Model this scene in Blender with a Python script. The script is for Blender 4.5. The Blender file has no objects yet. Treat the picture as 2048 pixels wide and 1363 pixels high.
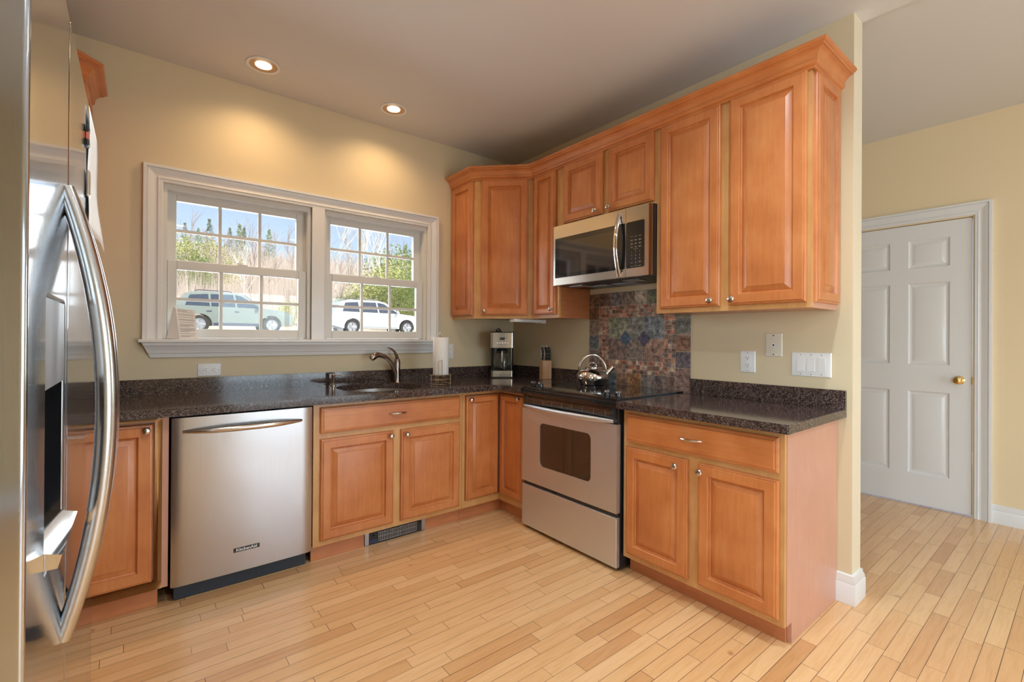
import bpy, bmesh, math, random
from mathutils import Vector, Matrix
random.seed(7)
SC = bpy.context.scene
COL = SC.collection

# ------------------------------------------------------------ camera
cam_d = bpy.data.cameras.new('camera'); cam = bpy.data.objects.new('camera', cam_d); COL.objects.link(cam)
cam_d.sensor_width = 36.0; cam_d.lens = 36.0 * 933.87 / 2048.0
cam_d.shift_y = -10.15 / 2048.0; cam_d.clip_start = 0.02; cam_d.clip_end = 500
YAW, PIT, ROL = 0.67370, 0.0029, 0.0062
_f = Vector((math.sin(YAW) * math.cos(PIT), math.cos(YAW) * math.cos(PIT), math.sin(PIT)))
_r = Vector((math.cos(YAW), -math.sin(YAW), 0)); _u = _r.cross(_f)
_r2 = _r * math.cos(ROL) + _u * math.sin(ROL); _u2 = _r2.cross(_f)
CAM = Vector((-2.649, -3.302, 1.255))
cam.matrix_world = Matrix(((_r2.x, _u2.x, -_f.x, CAM.x), (_r2.y, _u2.y, -_f.y, CAM.y), (_r2.z, _u2.z, -_f.z, CAM.z), (0, 0, 0, 1)))
SC.camera = cam

# ------------------------------------------------------------ sky, sun, daylight, exposure
SC.view_settings.view_transform = 'Standard'; SC.view_settings.look = 'None'
SC.view_settings.gamma = 1.0; SC.view_settings.exposure = 0.28; SC.view_settings.use_curve_mapping = False
w = bpy.data.worlds.new('sky'); SC.world = w; w.use_nodes = True
wn = w.node_tree; wn.nodes.clear()
sky = wn.nodes.new('ShaderNodeTexSky'); sky.sky_type = 'NISHITA'; sky.sun_disc = False
sky.sun_elevation = math.radians(48); sky.sun_rotation = math.radians(150); sky.air_density = 0.8; sky.dust_density = 0.6; sky.ozone_density = 1.2
bg = wn.nodes.new('ShaderNodeBackground'); bg.inputs[1].default_value = 0.215
wo = wn.nodes.new('ShaderNodeOutputWorld')
hz = wn.nodes.new('ShaderNodeMix'); hz.data_type = 'RGBA'; hz.inputs[0].default_value = .38; hz.inputs[7].default_value = (3.1, 3.15, 3.3, 1)
wn.links.new(sky.outputs[0], hz.inputs[6]); wn.links.new(hz.outputs[2], bg.inputs[0]); wn.links.new(bg.outputs[0], wo.inputs[0])

def lamp(name, kind, loc, energy, color=(1, 1, 1), **kw):
    d = bpy.data.lights.new(name, kind); d.energy = energy; d.color = color
    o = bpy.data.objects.new(name, d); COL.objects.link(o); o.location = loc
    rot = kw.pop('rot', None)
    if rot: o.rotation_euler = rot
    for k, v in kw.items(): setattr(d, k, v)
    return o
_s = lamp('sun', 'SUN', (0, 0, 20), 6.2, (1, .96, .90), angle=math.radians(1.0))
_s.rotation_euler = Vector((-.42, .62, -.85)).to_track_quat('-Z', 'Y').to_euler()
R90 = math.radians(90)
# soft daylight at the patio door and sink windows, plus two added fill windows
lamp('daylight_patio_door', 'AREA', (-.35, -6.72, 1.15), 70, (.70, .86, 1), rot=(R90, 0, 0), shape='RECTANGLE', size=2.5, size_y=2.1)
lamp('fill_side_window', 'AREA', (4.72, -4.6, 1.45), 125, (.72, .87, 1), rot=(R90, 0, R90), shape='RECTANGLE', size=2.0, size_y=1.4)  # added fill for the hall, from an unseen east opening
lamp('fill_west_window', 'AREA', (-3.66, -4.75, 1.45), 80, (.70, .86, 1), rot=(R90, 0, -R90), shape='RECTANGLE', size=2.0, size_y=1.45)  # added fill that reaches the stove wall below the cabinets
lamp('daylight_sink_window_a', 'AREA', (-2.15, .26, 1.66), 9, (.85, .92, 1), rot=(-R90, 0, 0), shape='RECTANGLE', size=.72, size_y=.8)
lamp('daylight_sink_window_b', 'AREA', (-1.27, .26, 1.66), 9, (.85, .92, 1), rot=(-R90, 0, 0), shape='RECTANGLE', size=.72, size_y=.8)

# ------------------------------------------------------------ materials
MATS = {}
def hexc(r, g, b):
    f = lambda v: (v / 255 / 12.92) if v / 255 <= .04045 else ((v / 255 + .055) / 1.055) ** 2.4
    return (f(r), f(g), f(b), 1)
def new_mat(name):
    m = bpy.data.materials.new(name); m.use_nodes = True
    nt = m.node_tree; b = nt.nodes['Principled BSDF']; MATS[name] = m
    return m, nt, b
def plain(name, col, rough=.5, metal=0, spec=.5, bump=0, bscale=200, var=0, vscale=6, coat=0):
    m, nt, b = new_mat(name); N = nt.nodes; L = nt.links
    b.inputs['Base Color'].default_value = col; b.inputs['Roughness'].default_value = rough
    b.inputs['Metallic'].default_value = metal; b.inputs['Specular IOR Level'].default_value = spec
    b.inputs['Coat Weight'].default_value = coat; b.inputs['Coat Roughness'].default_value = .08
    tc = N.new('ShaderNodeTexCoord')
    if var:
        n = N.new('ShaderNodeTexNoise'); n.inputs['Scale'].default_value = vscale; n.inputs['Detail'].default_value = 3
        L.new(tc.outputs['Object'], n.inputs['Vector'])
        mx = N.new('ShaderNodeMix'); mx.data_type = 'RGBA'
        mx.inputs[6].default_value = tuple(c * (1 - var) for c in col[:3]) + (1,)
        mx.inputs[7].default_value = tuple(min(1, c * (1 + var)) for c in col[:3]) + (1,)
        L.new(n.outputs[0], mx.inputs[0]); L.new(mx.outputs[2], b.inputs['Base Color'])
    if bump:
        n2 = N.new('ShaderNodeTexNoise'); n2.inputs['Scale'].default_value = bscale; n2.inputs['Detail'].default_value = 3
        bp = N.new('ShaderNodeBump'); bp.inputs['Strength'].default_value = bump; bp.inputs['Distance'].default_value = .002
        L.new(tc.outputs['Object'], n2.inputs['Vector']); L.new(n2.outputs[0], bp.inputs['Height']); L.new(bp.outputs[0], b.inputs['Normal'])
    return m
def ramp(nt, stops):
    r = nt.nodes.new('ShaderNodeValToRGB'); e = r.color_ramp.elements
    while len(e) < len(stops): e.new(.5)
    for i, (p, c) in enumerate(stops): e[i].position = p; e[i].color = c
    return r
def wood(name, dark, mid, light, axis='z', rough=.38, coat=.55, blotch=.5):
    m, nt, b = new_mat(name); N = nt.nodes; L = nt.links
    tc = N.new('ShaderNodeTexCoord'); oi = N.new('ShaderNodeObjectInfo')
    mp = N.new('ShaderNodeMapping')
    sc = {'z': (9, 9, .9), 'x': (.9, .9, 9), 'h': (.9, .9, 9)}[axis]
    mp.inputs['Scale'].default_value = sc
    add = N.new('ShaderNodeVectorMath'); add.operation = 'ADD'
    sm = N.new('ShaderNodeVectorMath'); sm.operation = 'SCALE'; sm.inputs[0].default_value = (7, 5, 3)
    L.new(oi.outputs['Random'], sm.inputs['Scale'])
    L.new(tc.outputs['Object'], add.inputs[0]); L.new(sm.outputs[0], add.inputs[1]); L.new(add.outputs[0], mp.inputs['Vector'])
    n1 = N.new('ShaderNodeTexNoise'); n1.inputs['Scale'].default_value = 6; n1.inputs['Detail'].default_value = 6; n1.inputs['Roughness'].default_value = .65; n1.inputs['Distortion'].default_value = .35
    L.new(mp.outputs[0], n1.inputs['Vector'])
    n2 = N.new('ShaderNodeTexNoise'); n2.inputs['Scale'].default_value = 5.5; n2.inputs['Detail'].default_value = 3
    L.new(add.outputs[0], n2.inputs['Vector'])
    mm = N.new('ShaderNodeMath'); mm.operation = 'MULTIPLY_ADD'; mm.inputs[1].default_value = .42; 
    L.new(n1.outputs[0], mm.inputs[0])
    m2 = N.new('ShaderNodeMath'); m2.operation = 'MULTIPLY'; m2.inputs[1].default_value = .58; L.new(n2.outputs[0], m2.inputs[0]); L.new(m2.outputs[0], mm.inputs[2])
    r = ramp(nt, [(.32, dark), (.5, mid), (.68, light)])
    L.new(mm.outputs[0], r.inputs[0]); L.new(r.outputs[0], b.inputs['Base Color'])
    b.inputs['Roughness'].default_value = rough; b.inputs['Coat Weight'].default_value = coat; b.inputs['Coat Roughness'].default_value = .30
    bp = N.new('ShaderNodeBump'); bp.inputs['Strength'].default_value = .06; bp.inputs['Distance'].default_value = .001
    L.new(n1.outputs[0], bp.inputs['Height']); L.new(bp.outputs[0], b.inputs['Normal'])
    return m
WD, WM, WL = (.49, .145, .036, 1), (.60, .202, .056, 1), (.69, .27, .088, 1)
wood('maple_door', WD, WM, WL)
wood('maple_drawer', WD, WM, WL, 'h')
wood('maple_frame', (.54, .25, .075, 1), (.63, .32, .11, 1), (.72, .40, .16, 1))
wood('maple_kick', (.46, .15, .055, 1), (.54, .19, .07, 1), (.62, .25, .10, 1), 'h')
wood('side_panel', (.58, .28, .19, 1), (.62, .31, .215, 1), (.67, .35, .245, 1), rough=.42)
wood('knife_wood', (.66, .38, .20, 1), (.74, .46, .26, 1), (.80, .54, .33, 1))
plain('wall_paint', (.71, .595, .395, 1), .55, bump=.08, bscale=160, var=.02, vscale=2)
plain('hall_paint', (.82, .66, .42, 1), .55, bump=.08, bscale=160, var=.02, vscale=2)
plain('end_paint', (.80, .70, .52, 1), .5, bump=.05, bscale=160)
plain('ceiling_paint', (.74, .72, .71, 1), .7, bump=.1, bscale=120)
plain('trim_white', (.80, .79, .78, 1), .32, coat=.2)
plain('vinyl_white', (.72, .71, .68, 1), .35)
plain('plastic_white', (.85, .85, .84, 1), .3)
plain('plastic_almond', (.74, .68, .56, 1), .35)
plain('black_plastic', (.02, .02, .022, 1), .35)
plain('black_gloss', (.012, .012, .014, 1), .06, coat=.6)
plain('oven_glass', (.035, .022, .016, 1), .05, coat=1)
plain('black_matte', (.008, .008, .008, 1), .8)
plain('toe_navy', (.03, .042, .06, 1), .5)
plain('nickel', (.62, .56, .50, 1), .22, 1)
plain('chrome', (.85, .84, .83, 1), .08, 1)
plain('dark_bronze', (.36, .29, .25, 1), .16, 1)
plain('brass', (.85, .60, .22, 1), .14, 1)
plain('brass_wire', (.62, .54, .36, 1), .25, 1)
plain('paper', (.85, .83, .80, 1), .8, bump=.2, bscale=400)
plain('paper_grey_print', (.30, .28, .28, 1), .8)
plain('grout', (.60, .50, .38, 1), .9, bump=.3, bscale=600)
plain('heater_silver', (.45, .46, .48, 1), .35, 1)
plain('heater_navy', (.03, .04, .10, 1), .4)
plain('label_white', (.8, .8, .8, 1), .5)
plain('keypad_print', (.32, .29, .24, 1), .5)
plain('cook_print', (.07, .065, .06, 1), .2)
plain('magnet_black', (.02, .02, .02, 1), .35)
plain('magnet_red', (.45, .10, .05, 1), .4)
plain('rubber', (.02, .02, .02, 1), .7)
plain('lcd', (.10, .12, .09, 1), .2)
plain('can_baffle', (.50, .30, .17, 1), .4)
def steel(name, col, rough, axis='v', aniso=.5, streak=.06):
    m, nt, b = new_mat(name); N = nt.nodes; L = nt.links
    b.inputs['Metallic'].default_value = 1; b.inputs['Base Color'].default_value = col
    tc = N.new('ShaderNodeTexCoord'); mp = N.new('ShaderNodeMapping')
    mp.inputs['Scale'].default_value = (260, 260, 3) if axis == 'v' else (3, 3, 260)
    n = N.new('ShaderNodeTexNoise'); n.inputs['Scale'].default_value = 1; n.inputs['Detail'].default_value = 2
    L.new(tc.outputs['Object'], mp.inputs[0]); L.new(mp.outputs[0], n.inputs['Vector'])
    mr = N.new('ShaderNodeMapRange'); mr.inputs[3].default_value = rough - streak; mr.inputs[4].default_value = rough + streak
    L.new(n.outputs[0], mr.inputs[0]); L.new(mr.outputs[0], b.inputs['Roughness'])
    n3 = N.new('ShaderNodeTexNoise'); n3.inputs['Scale'].default_value = 3.0; n3.inputs['Detail'].default_value = 1
    L.new(tc.outputs['Object'], n3.inputs['Vector'])
    bp2 = N.new('ShaderNodeBump'); bp2.inputs['Strength'].default_value = .25; bp2.inputs['Distance'].default_value = .012
    L.new(n3.outputs[0], bp2.inputs['Height'])
    bp = N.new('ShaderNodeBump'); bp.inputs['Strength'].default_value = .08; bp.inputs['Distance'].default_value = .0006
    L.new(n.outputs[0], bp.inputs['Height']); L.new(bp2.outputs[0], bp.inputs['Normal']); L.new(bp.outputs[0], b.inputs['Normal'])
    return m
steel('steel_range', (.74, .79, .88, 1), .46, 'h')
steel('steel_dishwasher', (.50, .495, .51, 1), .24, 'v')
steel('steel_fridge', (.50, .54, .60, 1), .10, 'v', streak=.03)
steel('steel_fridge_side', (.42, .43, .45, 1), .42, 'v')
steel('steel_handle', (.55, .54, .53, 1), .24, 'h')
steel('steel_micro', (.66, .60, .54, 1), .2, 'h')
steel('steel_plain', (.62, .60, .58, 1), .22, 'h')
steel('steel_sink', (.6, .58, .56, 1), .28, 'h')

def granite():
    m, nt, b = new_mat('granite'); N = nt.nodes; L = nt.links
    tc = N.new('ShaderNodeTexCoord')
    v = N.new('ShaderNodeTexVoronoi'); v.inputs['Scale'].default_value = 300; v.inputs['Randomness'].default_value = 1
    L.new(tc.outputs['Object'], v.inputs['Vector'])
    sep = N.new('ShaderNodeSeparateColor'); L.new(v.outputs['Color'], sep.inputs[0])
    n = N.new('ShaderNodeTexNoise'); n.inputs['Scale'].default_value = 80; n.inputs['Detail'].default_value = 5; n.inputs['Roughness'].default_value = .7
    L.new(tc.outputs['Object'], n.inputs['Vector'])
    a = N.new('ShaderNodeMath'); a.operation = 'MULTIPLY_ADD'; a.inputs[1].default_value = .5; L.new(sep.outputs[0], a.inputs[0])
    c = N.new('ShaderNodeMath'); c.operation = 'MULTIPLY'; c.inputs[1].default_value = .62; L.new(n.outputs[0], c.inputs[0]); L.new(c.outputs[0], a.inputs[2])
    r = ramp(nt, [(.20, (.006, .005, .006, 1)), (.42, (.022, .015, .015, 1)), (.58, (.066, .038, .031, 1)), (.70, (.115, .078, .066, 1)), (.86, (.25, .21, .20, 1))])
    L.new(a.outputs[0], r.inputs[0]); L.new(r.outputs[0], b.inputs['Base Color'])
    b.inputs['Roughness'].default_value = .09; b.inputs['Specular IOR Level'].default_value = .62
granite()

def floor_mat():
    m, nt, b = new_mat('oak_strip_floor'); N = nt.nodes; L = nt.links
    def math_(op, a=None, bb=None, c=None):
        n = N.new('ShaderNodeMath'); n.operation = op
        for i, v in enumerate((a, bb, c)):
            if v is None: continue
            if isinstance(v, (int, float)): n.inputs[i].default_value = v
            else: L.new(v, n.inputs[i])
        return n.outputs[0]
    tc = N.new('ShaderNodeTexCoord'); sx = N.new('ShaderNodeSeparateXYZ'); L.new(tc.outputs['Object'], sx.inputs[0])
    W = .0602
    ry = math_('DIVIDE', math_('ADD', sx.outputs[1], 2.288 + 60 * W), W)
    row = math_('FLOOR', ry); fy = math_('FRACT', ry)
    wn1 = N.new('ShaderNodeTexWhiteNoise'); wn1.noise_dimensions = '1D'; L.new(row, wn1.inputs['W'])
    sc = N.new('ShaderNodeSeparateColor'); L.new(wn1.outputs['Color'], sc.inputs[0])
    Ln = math_('MULTIPLY_ADD', sc.outputs[0], .38, .30)
    rx = math_('DIVIDE', math_('ADD', math_('ADD', sx.outputs[0], 30), math_('MULTIPLY', sc.outputs[1], 3.0)), Ln)
    bd = math_('FLOOR', rx); fx = math_('FRACT', rx)
    cv = N.new('ShaderNodeCombineXYZ'); L.new(row, cv.inputs[0]); L.new(bd, cv.inputs[1])
    wn2 = N.new('ShaderNodeTexWhiteNoise'); wn2.noise_dimensions = '3D'; L.new(cv.outputs[0], wn2.inputs['Vector'])
    s2 = N.new('ShaderNodeSeparateColor'); L.new(wn2.outputs['Color'], s2.inputs[0])
    # grain
    off = N.new('ShaderNodeCombineXYZ'); L.new(math_('MULTIPLY', s2.outputs[0], 40), off.inputs[0]); L.new(math_('MULTIPLY', s2.outputs[1], 40), off.inputs[2])
    ad = N.new('ShaderNodeVectorMath'); ad.operation = 'ADD'; L.new(tc.outputs['Object'], ad.inputs[0]); L.new(off.outputs[0], ad.inputs[1])
    mp = N.new('ShaderNodeMapping'); mp.inputs['Scale'].default_value = (2.2, 28, 1); L.new(ad.outputs[0], mp.inputs[0])
    g = N.new('ShaderNodeTexNoise'); g.inputs['Scale'].default_value = 2.5; g.inputs['Detail'].default_value = 6; g.inputs['Roughness'].default_value = .62; g.inputs['Distortion'].default_value = .5
    L.new(mp.outputs[0], g.inputs['Vector'])
    r = ramp(nt, [(0, (.64, .33, .14, 1)), (.10, (.72, .40, .18, 1)), (.45, (.78, .46, .215, 1)), (1, (.84, .53, .27, 1))])
    L.new(s2.outputs[2], r.inputs[0])
    gm = N.new('ShaderNodeMix'); gm.data_type = 'RGBA'; gm.blend_type = 'MULTIPLY'
    gr = ramp(nt, [(.3, (.86, .77, .66, 1)), (.55, (1, 1, 1, 1))]); L.new(g.outputs[0], gr.inputs[0])
    gm.inputs[0].default_value = .75; L.new(r.outputs[0], gm.inputs[6]); L.new(gr.outputs[0], gm.inputs[7])
    # knots
    kn = N.new('ShaderNodeTexNoise'); kn.inputs['Scale'].default_value = 7; kn.inputs['Detail'].default_value = 2; L.new(ad.outputs[0], kn.inputs['Vector'])
    kr = ramp(nt, [(.74, (1, 1, 1, 1)), (.80, (.45, .28, .18, 1))]); L.new(kn.outputs[0], kr.inputs[0])
    km = N.new('ShaderNodeMix'); km.data_type = 'RGBA'; km.blend_type = 'MULTIPLY'; km.inputs[0].default_value = .8
    L.new(gm.outputs[2], km.inputs[6]); L.new(kr.outputs[0], km.inputs[7])
    # seams
    ey = math_('MULTIPLY', math_('MINIMUM', fy, math_('SUBTRACT', 1, fy)), W)
    ex = math_('MULTIPLY', math_('MINIMUM', fx, math_('SUBTRACT', 1, fx)), Ln)
    e = math_('MINIMUM', ey, ex)
    gap = math_('LESS_THAN', e, math_('MULTIPLY_ADD', s2.outputs[1], .0008, .00055))
    fm = N.new('ShaderNodeMix'); fm.data_type = 'RGBA'; fm.inputs[7].default_value = (.13, .06, .028, 1)
    L.new(gap, fm.inputs[0]); L.new(km.outputs[2], fm.inputs[6]); L.new(fm.outputs[2], b.inputs['Base Color'])
    b.inputs['Roughness'].default_value = .30; b.inputs['Coat Weight'].default_value = .35; b.inputs['Coat Roughness'].default_value = .16
    bp = N.new('ShaderNodeBump'); bp.inputs['Strength'].default_value = .3; bp.inputs['Distance'].default_value = .001
    L.new(math_('SUBTRACT', 1, gap), bp.inputs['Height']); L.new(bp.outputs[0], b.inputs['Normal'])
floor_mat()

def slate():
    m, nt, b = new_mat('slate'); N = nt.nodes; L = nt.links
    at = N.new('ShaderNodeAttribute'); at.attribute_name = 'tile'
    tc = N.new('ShaderNodeTexCoord')
    n = N.new('ShaderNodeTexNoise'); n.inputs['Scale'].default_value = 30; n.inputs['Detail'].default_value = 8; n.inputs['Roughness'].default_value = .75; n.inputs['Distortion'].default_value = .35
    L.new(tc.outputs['Object'], n.inputs['Vector'])
    r = ramp(nt, [(.36, (.45, .40, .38, 1)), (.5, (1.6, 1.55, 1.5, 1)), (.62, (3.2, 3.0, 2.7, 1))]); L.new(n.outputs[0], r.inputs[0])
    mx = N.new('ShaderNodeMix'); mx.data_type = 'RGBA'; mx.blend_type = 'MULTIPLY'; mx.inputs[0].default_value = 1
    L.new(at.outputs['Color'], mx.inputs[6]); L.new(r.outputs[0], mx.inputs[7]); L.new(mx.outputs[2], b.inputs['Base Color'])
    b.inputs['Roughness'].default_value = .5
    bp = N.new('ShaderNodeBump'); bp.inputs['Strength'].default_value = .6; bp.inputs['Distance'].default_value = .003
    L.new(n.outputs[0], bp.inputs['Height']); L.new(bp.outputs[0], b.inputs['Normal'])
slate()
def pane():
    m, nt, b = new_mat('window_glass'); N = nt.nodes; L = nt.links
    out = N['Material Output']; N.remove(b)
    t = N.new('ShaderNodeBsdfTransparent'); t.inputs[0].default_value = (.97, .98, .97, 1)
    g = N.new('ShaderNodeBsdfGlossy'); g.inputs['Roughness'].default_value = .01
    f = N.new('ShaderNodeFresnel'); f.inputs[0].default_value = 1.45
    mx = N.new('ShaderNodeMixShader'); L.new(f.outputs[0], mx.inputs[0]); L.new(t.outputs[0], mx.inputs[1]); L.new(g.outputs[0], mx.inputs[2]); L.new(mx.outputs[0], out.inputs[0])
pane()
def glass():
    m, nt, b = new_mat('carafe_glass')
    b.inputs['Base Color'].default_value = (.9, .95, .95, 1); b.inputs['Roughness'].default_value = .02
    b.inputs['Transmission Weight'].default_value = 1; b.inputs['IOR'].default_value = 1.45
glass()
def emit(name, col, s):
    m, nt, b = new_mat(name); b.inputs['Emission Color'].default_value = col; b.inputs['Emission Strength'].default_value = s; b.inputs['Base Color'].default_value = (.8, .8, .8, 1)
emit('lamp_glow', (1, .80, .52, 1), 9)
# outdoors
plain('forest_floor', (.50, .41, .34, 1), .95, var=.25, vscale=.5, bump=.5, bscale=3)
plain('gravel', (.44, .41, .385, 1), .95, var=.2, vscale=3)
plain('bark_grey', (.46, .38, .32, 1), .9)
plain('bark_birch', (.85, .82, .76, 1), .8)
plain('twigs', (.55, .47, .41, 1), .9)
plain('needles_yellow', (.50, .52, .20, 1), .8)
plain('needles_green', (.34, .42, .20, 1), .8)
plain('needles_dark', (.26, .30, .20, 1), .8)
plain('car_green', (.20, .238, .215, 1), .25, coat=1)
plain('car_white', (.80, .81, .82, 1), .25, coat=1)
plain('car_glass', (.03, .045, .07, 1), .05, coat=1)
plain('tyre', (.03, .03, .03, 1), .8)
plain('wheel_alloy', (.65, .65, .66, 1), .3, 1)
plain('roof_dark', (.05, .06, .10, 1), .3)
plain('lamp_red', (.35, .05, .04, 1), .25)

# ------------------------------------------------------------ mesh helpers
class MB:
    def __init__(s, xf=None): s.bm = bmesh.new(); s.xf = xf; s.tint = None; s.cols = {}
    def v(s, p):
        p = Vector(p)
        if s.xf: p = Vector(s.xf(p))
        return s.bm.verts.new(p)
    def face(s, vs):
        try: f = s.bm.faces.new(vs)
        except ValueError: return None
        if s.tint: s.cols[f] = s.tint
        return f
    def box(s, a, b):
        x0, y0, z0 = a; x1, y1, z1 = b
        v = [s.v((x, y, z)) for z in (z0, z1) for x, y in ((x0, y0), (x1, y0), (x1, y1), (x0, y1))]
        for q in ((3, 2, 1, 0), (4, 5, 6, 7), (0, 1, 5, 4), (1, 2, 6, 5), (2, 3, 7, 6), (3, 0, 4, 7)): s.face([v[i] for i in q])
        return s
    def loft(s, rings, cap=True, close=True):
        R = [[s.v(p) for p in r] for r in rings]
        n = len(R[0])
        for a, b in zip(R, R[1:]):
            for i in range(n if close else n - 1):
                j = (i + 1) % n; s.face([a[i], a[j], b[j], b[i]])
        if cap: s.face(list(reversed(R[0]))); s.face(R[-1])
        return s
    def prism(s, poly, vec):
        vec = Vector(vec); return s.loft([[Vector(p) for p in poly], [Vector(p) + vec for p in poly]])
    def lathe(s, prof, c=(0, 0, 0), n=24, ax=(0, 0, 1), sx=1, sy=1, cap=True):
        c = Vector(c); q = Vector(ax).normalized().to_track_quat('Z', 'Y')
        rings = []
        for r, z in prof: rings.append([c + q @ Vector((max(r, 1e-4) * sx * math.cos(2 * math.pi * i / n), max(r, 1e-4) * sy * math.sin(2 * math.pi * i / n), z)) for i in range(n)])
        return s.loft(rings, cap)
    def tube(s, pts, rad, n=10, cap=True, flat=1.0, up=None):
        pts = [Vector(p) for p in pts]; m = len(pts)
        rad = rad if isinstance(rad, (list, tuple)) else [rad] * m
        rings = []; pu = Vector(up) if up else None
        for i, p in enumerate(pts):
            t = (pts[min(i + 1, m - 1)] - pts[max(i - 1, 0)]).normalized()
            if pu is None:
                pu = Vector((0, 0, 1)) if abs(t.z) < .9 else Vector((1, 0, 0))
            a = t.cross(pu).normalized(); b = a.cross(t).normalized(); pu = b
            rings.append([p + (a * math.cos(2 * math.pi * k / n) + b * flat * math.sin(2 * math.pi * k / n)) * rad[i] for k in range(n)])
        return s.loft(rings, cap)
    def build(s, name, mat, parent=None, origin=None, bevel=0, smooth=35, seg=2, label=None):
        bm = s.bm
        bmesh.ops.recalc_face_normals(bm, faces=bm.faces[:])
        cl = None
        if s.cols:
            cl = bm.loops.layers.color.new('tile') if False else bm.loops.layers.float_color.new('tile')
            for f, c in s.cols.items():
                for l in f.loops: l[cl] = c
        org = Vector(origin) if origin else Vector((0, 0, 0))
        if parent is not None:
            org = WORG[parent.name]
        elif origin is None:
            cs = [v.co for v in bm.verts]
            org = Vector(((min(c.x for c in cs) + max(c.x for c in cs)) / 2, (min(c.y for c in cs) + max(c.y for c in cs)) / 2, min(c.z for c in cs)))
        for v in bm.verts: v.co -= org
        if smooth:
            lim = math.radians(smooth)
            for f in bm.faces: f.smooth = True
            for e in bm.edges:
                if len(e.link_faces) == 2 and e.calc_face_angle(0) > lim: e.smooth = False
        me = bpy.data.meshes.new(name); bm.to_mesh(me); bm.free()
        me.materials.append(MATS[mat])
        o = bpy.data.objects.new(name, me); COL.objects.link(o)
        if parent is not None: o.parent = parent; WORG[o.name] = org
        else: o.location = org; WORG[o.name] = org
        if bevel:
            md = o.modifiers.new('bevel', 'BEVEL'); md.width = bevel; md.segments = seg; md.limit_method = 'ANGLE'; md.angle_limit = math.radians(40); md.harden_normals = True
        if label: o['label'] = label
        return o
WORG = {}
def split(o):
    bm = bmesh.new(); bm.from_mesh(o.data); bm.verts.ensure_lookup_table(); left = set(bm.verts); groups = []
    while left:
        st = [left.pop()]; g = set(st)
        while st:
            v = st.pop()
            for e in v.link_edges:
                q = e.other_vert(v)
                if q in left: left.discard(q); g.add(q); st.append(q)
        groups.append({v.index for v in g})
    bm.free(); out = [o]; src = o.data
    for k, g in enumerate(groups):
        b2 = bmesh.new(); b2.from_mesh(src); b2.verts.ensure_lookup_table()
        bmesh.ops.delete(b2, geom=[v for v in b2.verts if v.index not in g], context='VERTS')
        me = bpy.data.meshes.new(o.name); b2.to_mesh(me); b2.free()
        for m in src.materials: me.materials.append(m)
        if k == 0: o.data = me
        else: c = o.copy(); c.data = me; COL.objects.link(c); out.append(c); WORG[c.name] = WORG[o.name]
    return out
def tag(o, label=None, cat=None, group=None, kind=None):
    if label: o['label'] = label
    if cat: o['category'] = cat
    if group: o['group'] = group
    if kind: o['kind'] = kind
    return o
def thing(name, loc, label, cat, group=None, kind=None):
    o = bpy.data.objects.new(name, None); COL.objects.link(o); o.location = loc; o.empty_display_size = .05
    WORG[o.name] = Vector(loc); tag(o, label, cat, group, kind); return o
def struct(o): o['kind'] = 'structure'; return o
def box(name, a, b, mat, parent=None, bevel=0, xf=None, label=None):
    return MB(xf).box(a, b).build(name, mat, parent, bevel=bevel, label=label)
def dup_tree(o, delta=None, parent=None):
    c = o.copy(); COL.objects.link(c)
    if parent: c.parent = parent
    else: c.location = o.location + Vector(delta)
    for ch in [x for x in bpy.data.objects if x.parent == o]: dup_tree(ch, parent=c)
    return c
class FR:
    """face frame: u across, v up, n out"""
    def __init__(s, O, U, N): s.O = Vector(O); s.U = Vector(U).normalized(); s.N = Vector(N).normalized(); s.V = Vector((0, 0, 1))
    def p(s, u, v, n): return s.O + s.U * u + s.V * v + s.N * n
def fbox(mb, fr, u0, u1, v0, v1, n0, n1):
    v = [mb.v(fr.p(u, vv, n)) for n in (n0, n1) for u, vv in ((u0, v0), (u1, v0), (u1, v1), (u0, v1))]
    for q in ((3, 2, 1, 0), (4, 5, 6, 7), (0, 1, 5, 4), (1, 2, 6, 5), (2, 3, 7, 6), (3, 0, 4, 7)): mb.face([v[i] for i in q])
def rings_panel(mb, fr, u0, u1, v0, v1, prof, back=0):
    """nested rectangular loops (inset, height) closed with a flat centre"""
    R = [[(u0, v0, back), (u1, v0, back), (u1, v1, back), (u0, v1, back)]]
    for i, n in prof: R.append([(u0 + i, v0 + i, n), (u1 - i, v0 + i, n), (u1 - i, v1 - i, n), (u0 + i, v1 - i, n)])
    mb.loft([[fr.p(*q) for q in r] for r in R])
RAISED = [(0, .008), (.002, .013), (.006, .0155), (.0105, .0160), (.0112, .0200), (.013, .0215), (.051, .0215), (.0535, .0185), (.0545, .0130), (.057, .0085), (.0600, .0060), (.0625, .0060), (.066, .0085), (.088, .0165), (.0885, .0195), (.091, .0200)]
def raised(w): 
    k = 1.0 if w > .30 else max(.62, w / .30)
    return [(i * k if i > .02 else i, n) for i, n in RAISED]
SLAB = [(0, .008), (.002, .013), (.008, .0160), (.0135, .0165), (.0142, .0200), (.017, .0215)]
def knob_at(parent, p, N, name='knob'):
    mb = MB(CUR_XF); mb.lathe([(.0075, 0), (.006, .004), (.005, .012), (.010, .016), (.0155, .021), (.0165, .026), (.013, .031), (.006, .0335), (0, .034)], p, 16, N, sx=1.0, sy=1.0)
    return mb.build(name, 'nickel', parent)
CUR_XF = None
def door(parent, fr, u0, u1, v0, v1, knob=None, mat='maple_door', name='door', n0=.003):
    mb = MB(CUR_XF); f2 = FR(fr.p(0, 0, n0), fr.U, fr.N)
    rings_panel(mb, f2, u0, u1, v0, v1, raised(u1 - u0))
    o = mb.build(name, mat, parent, smooth=16)
    if knob: knob_at(o, fr.p(knob[0], knob[1], n0 + .021), fr.N)
    return o
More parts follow.
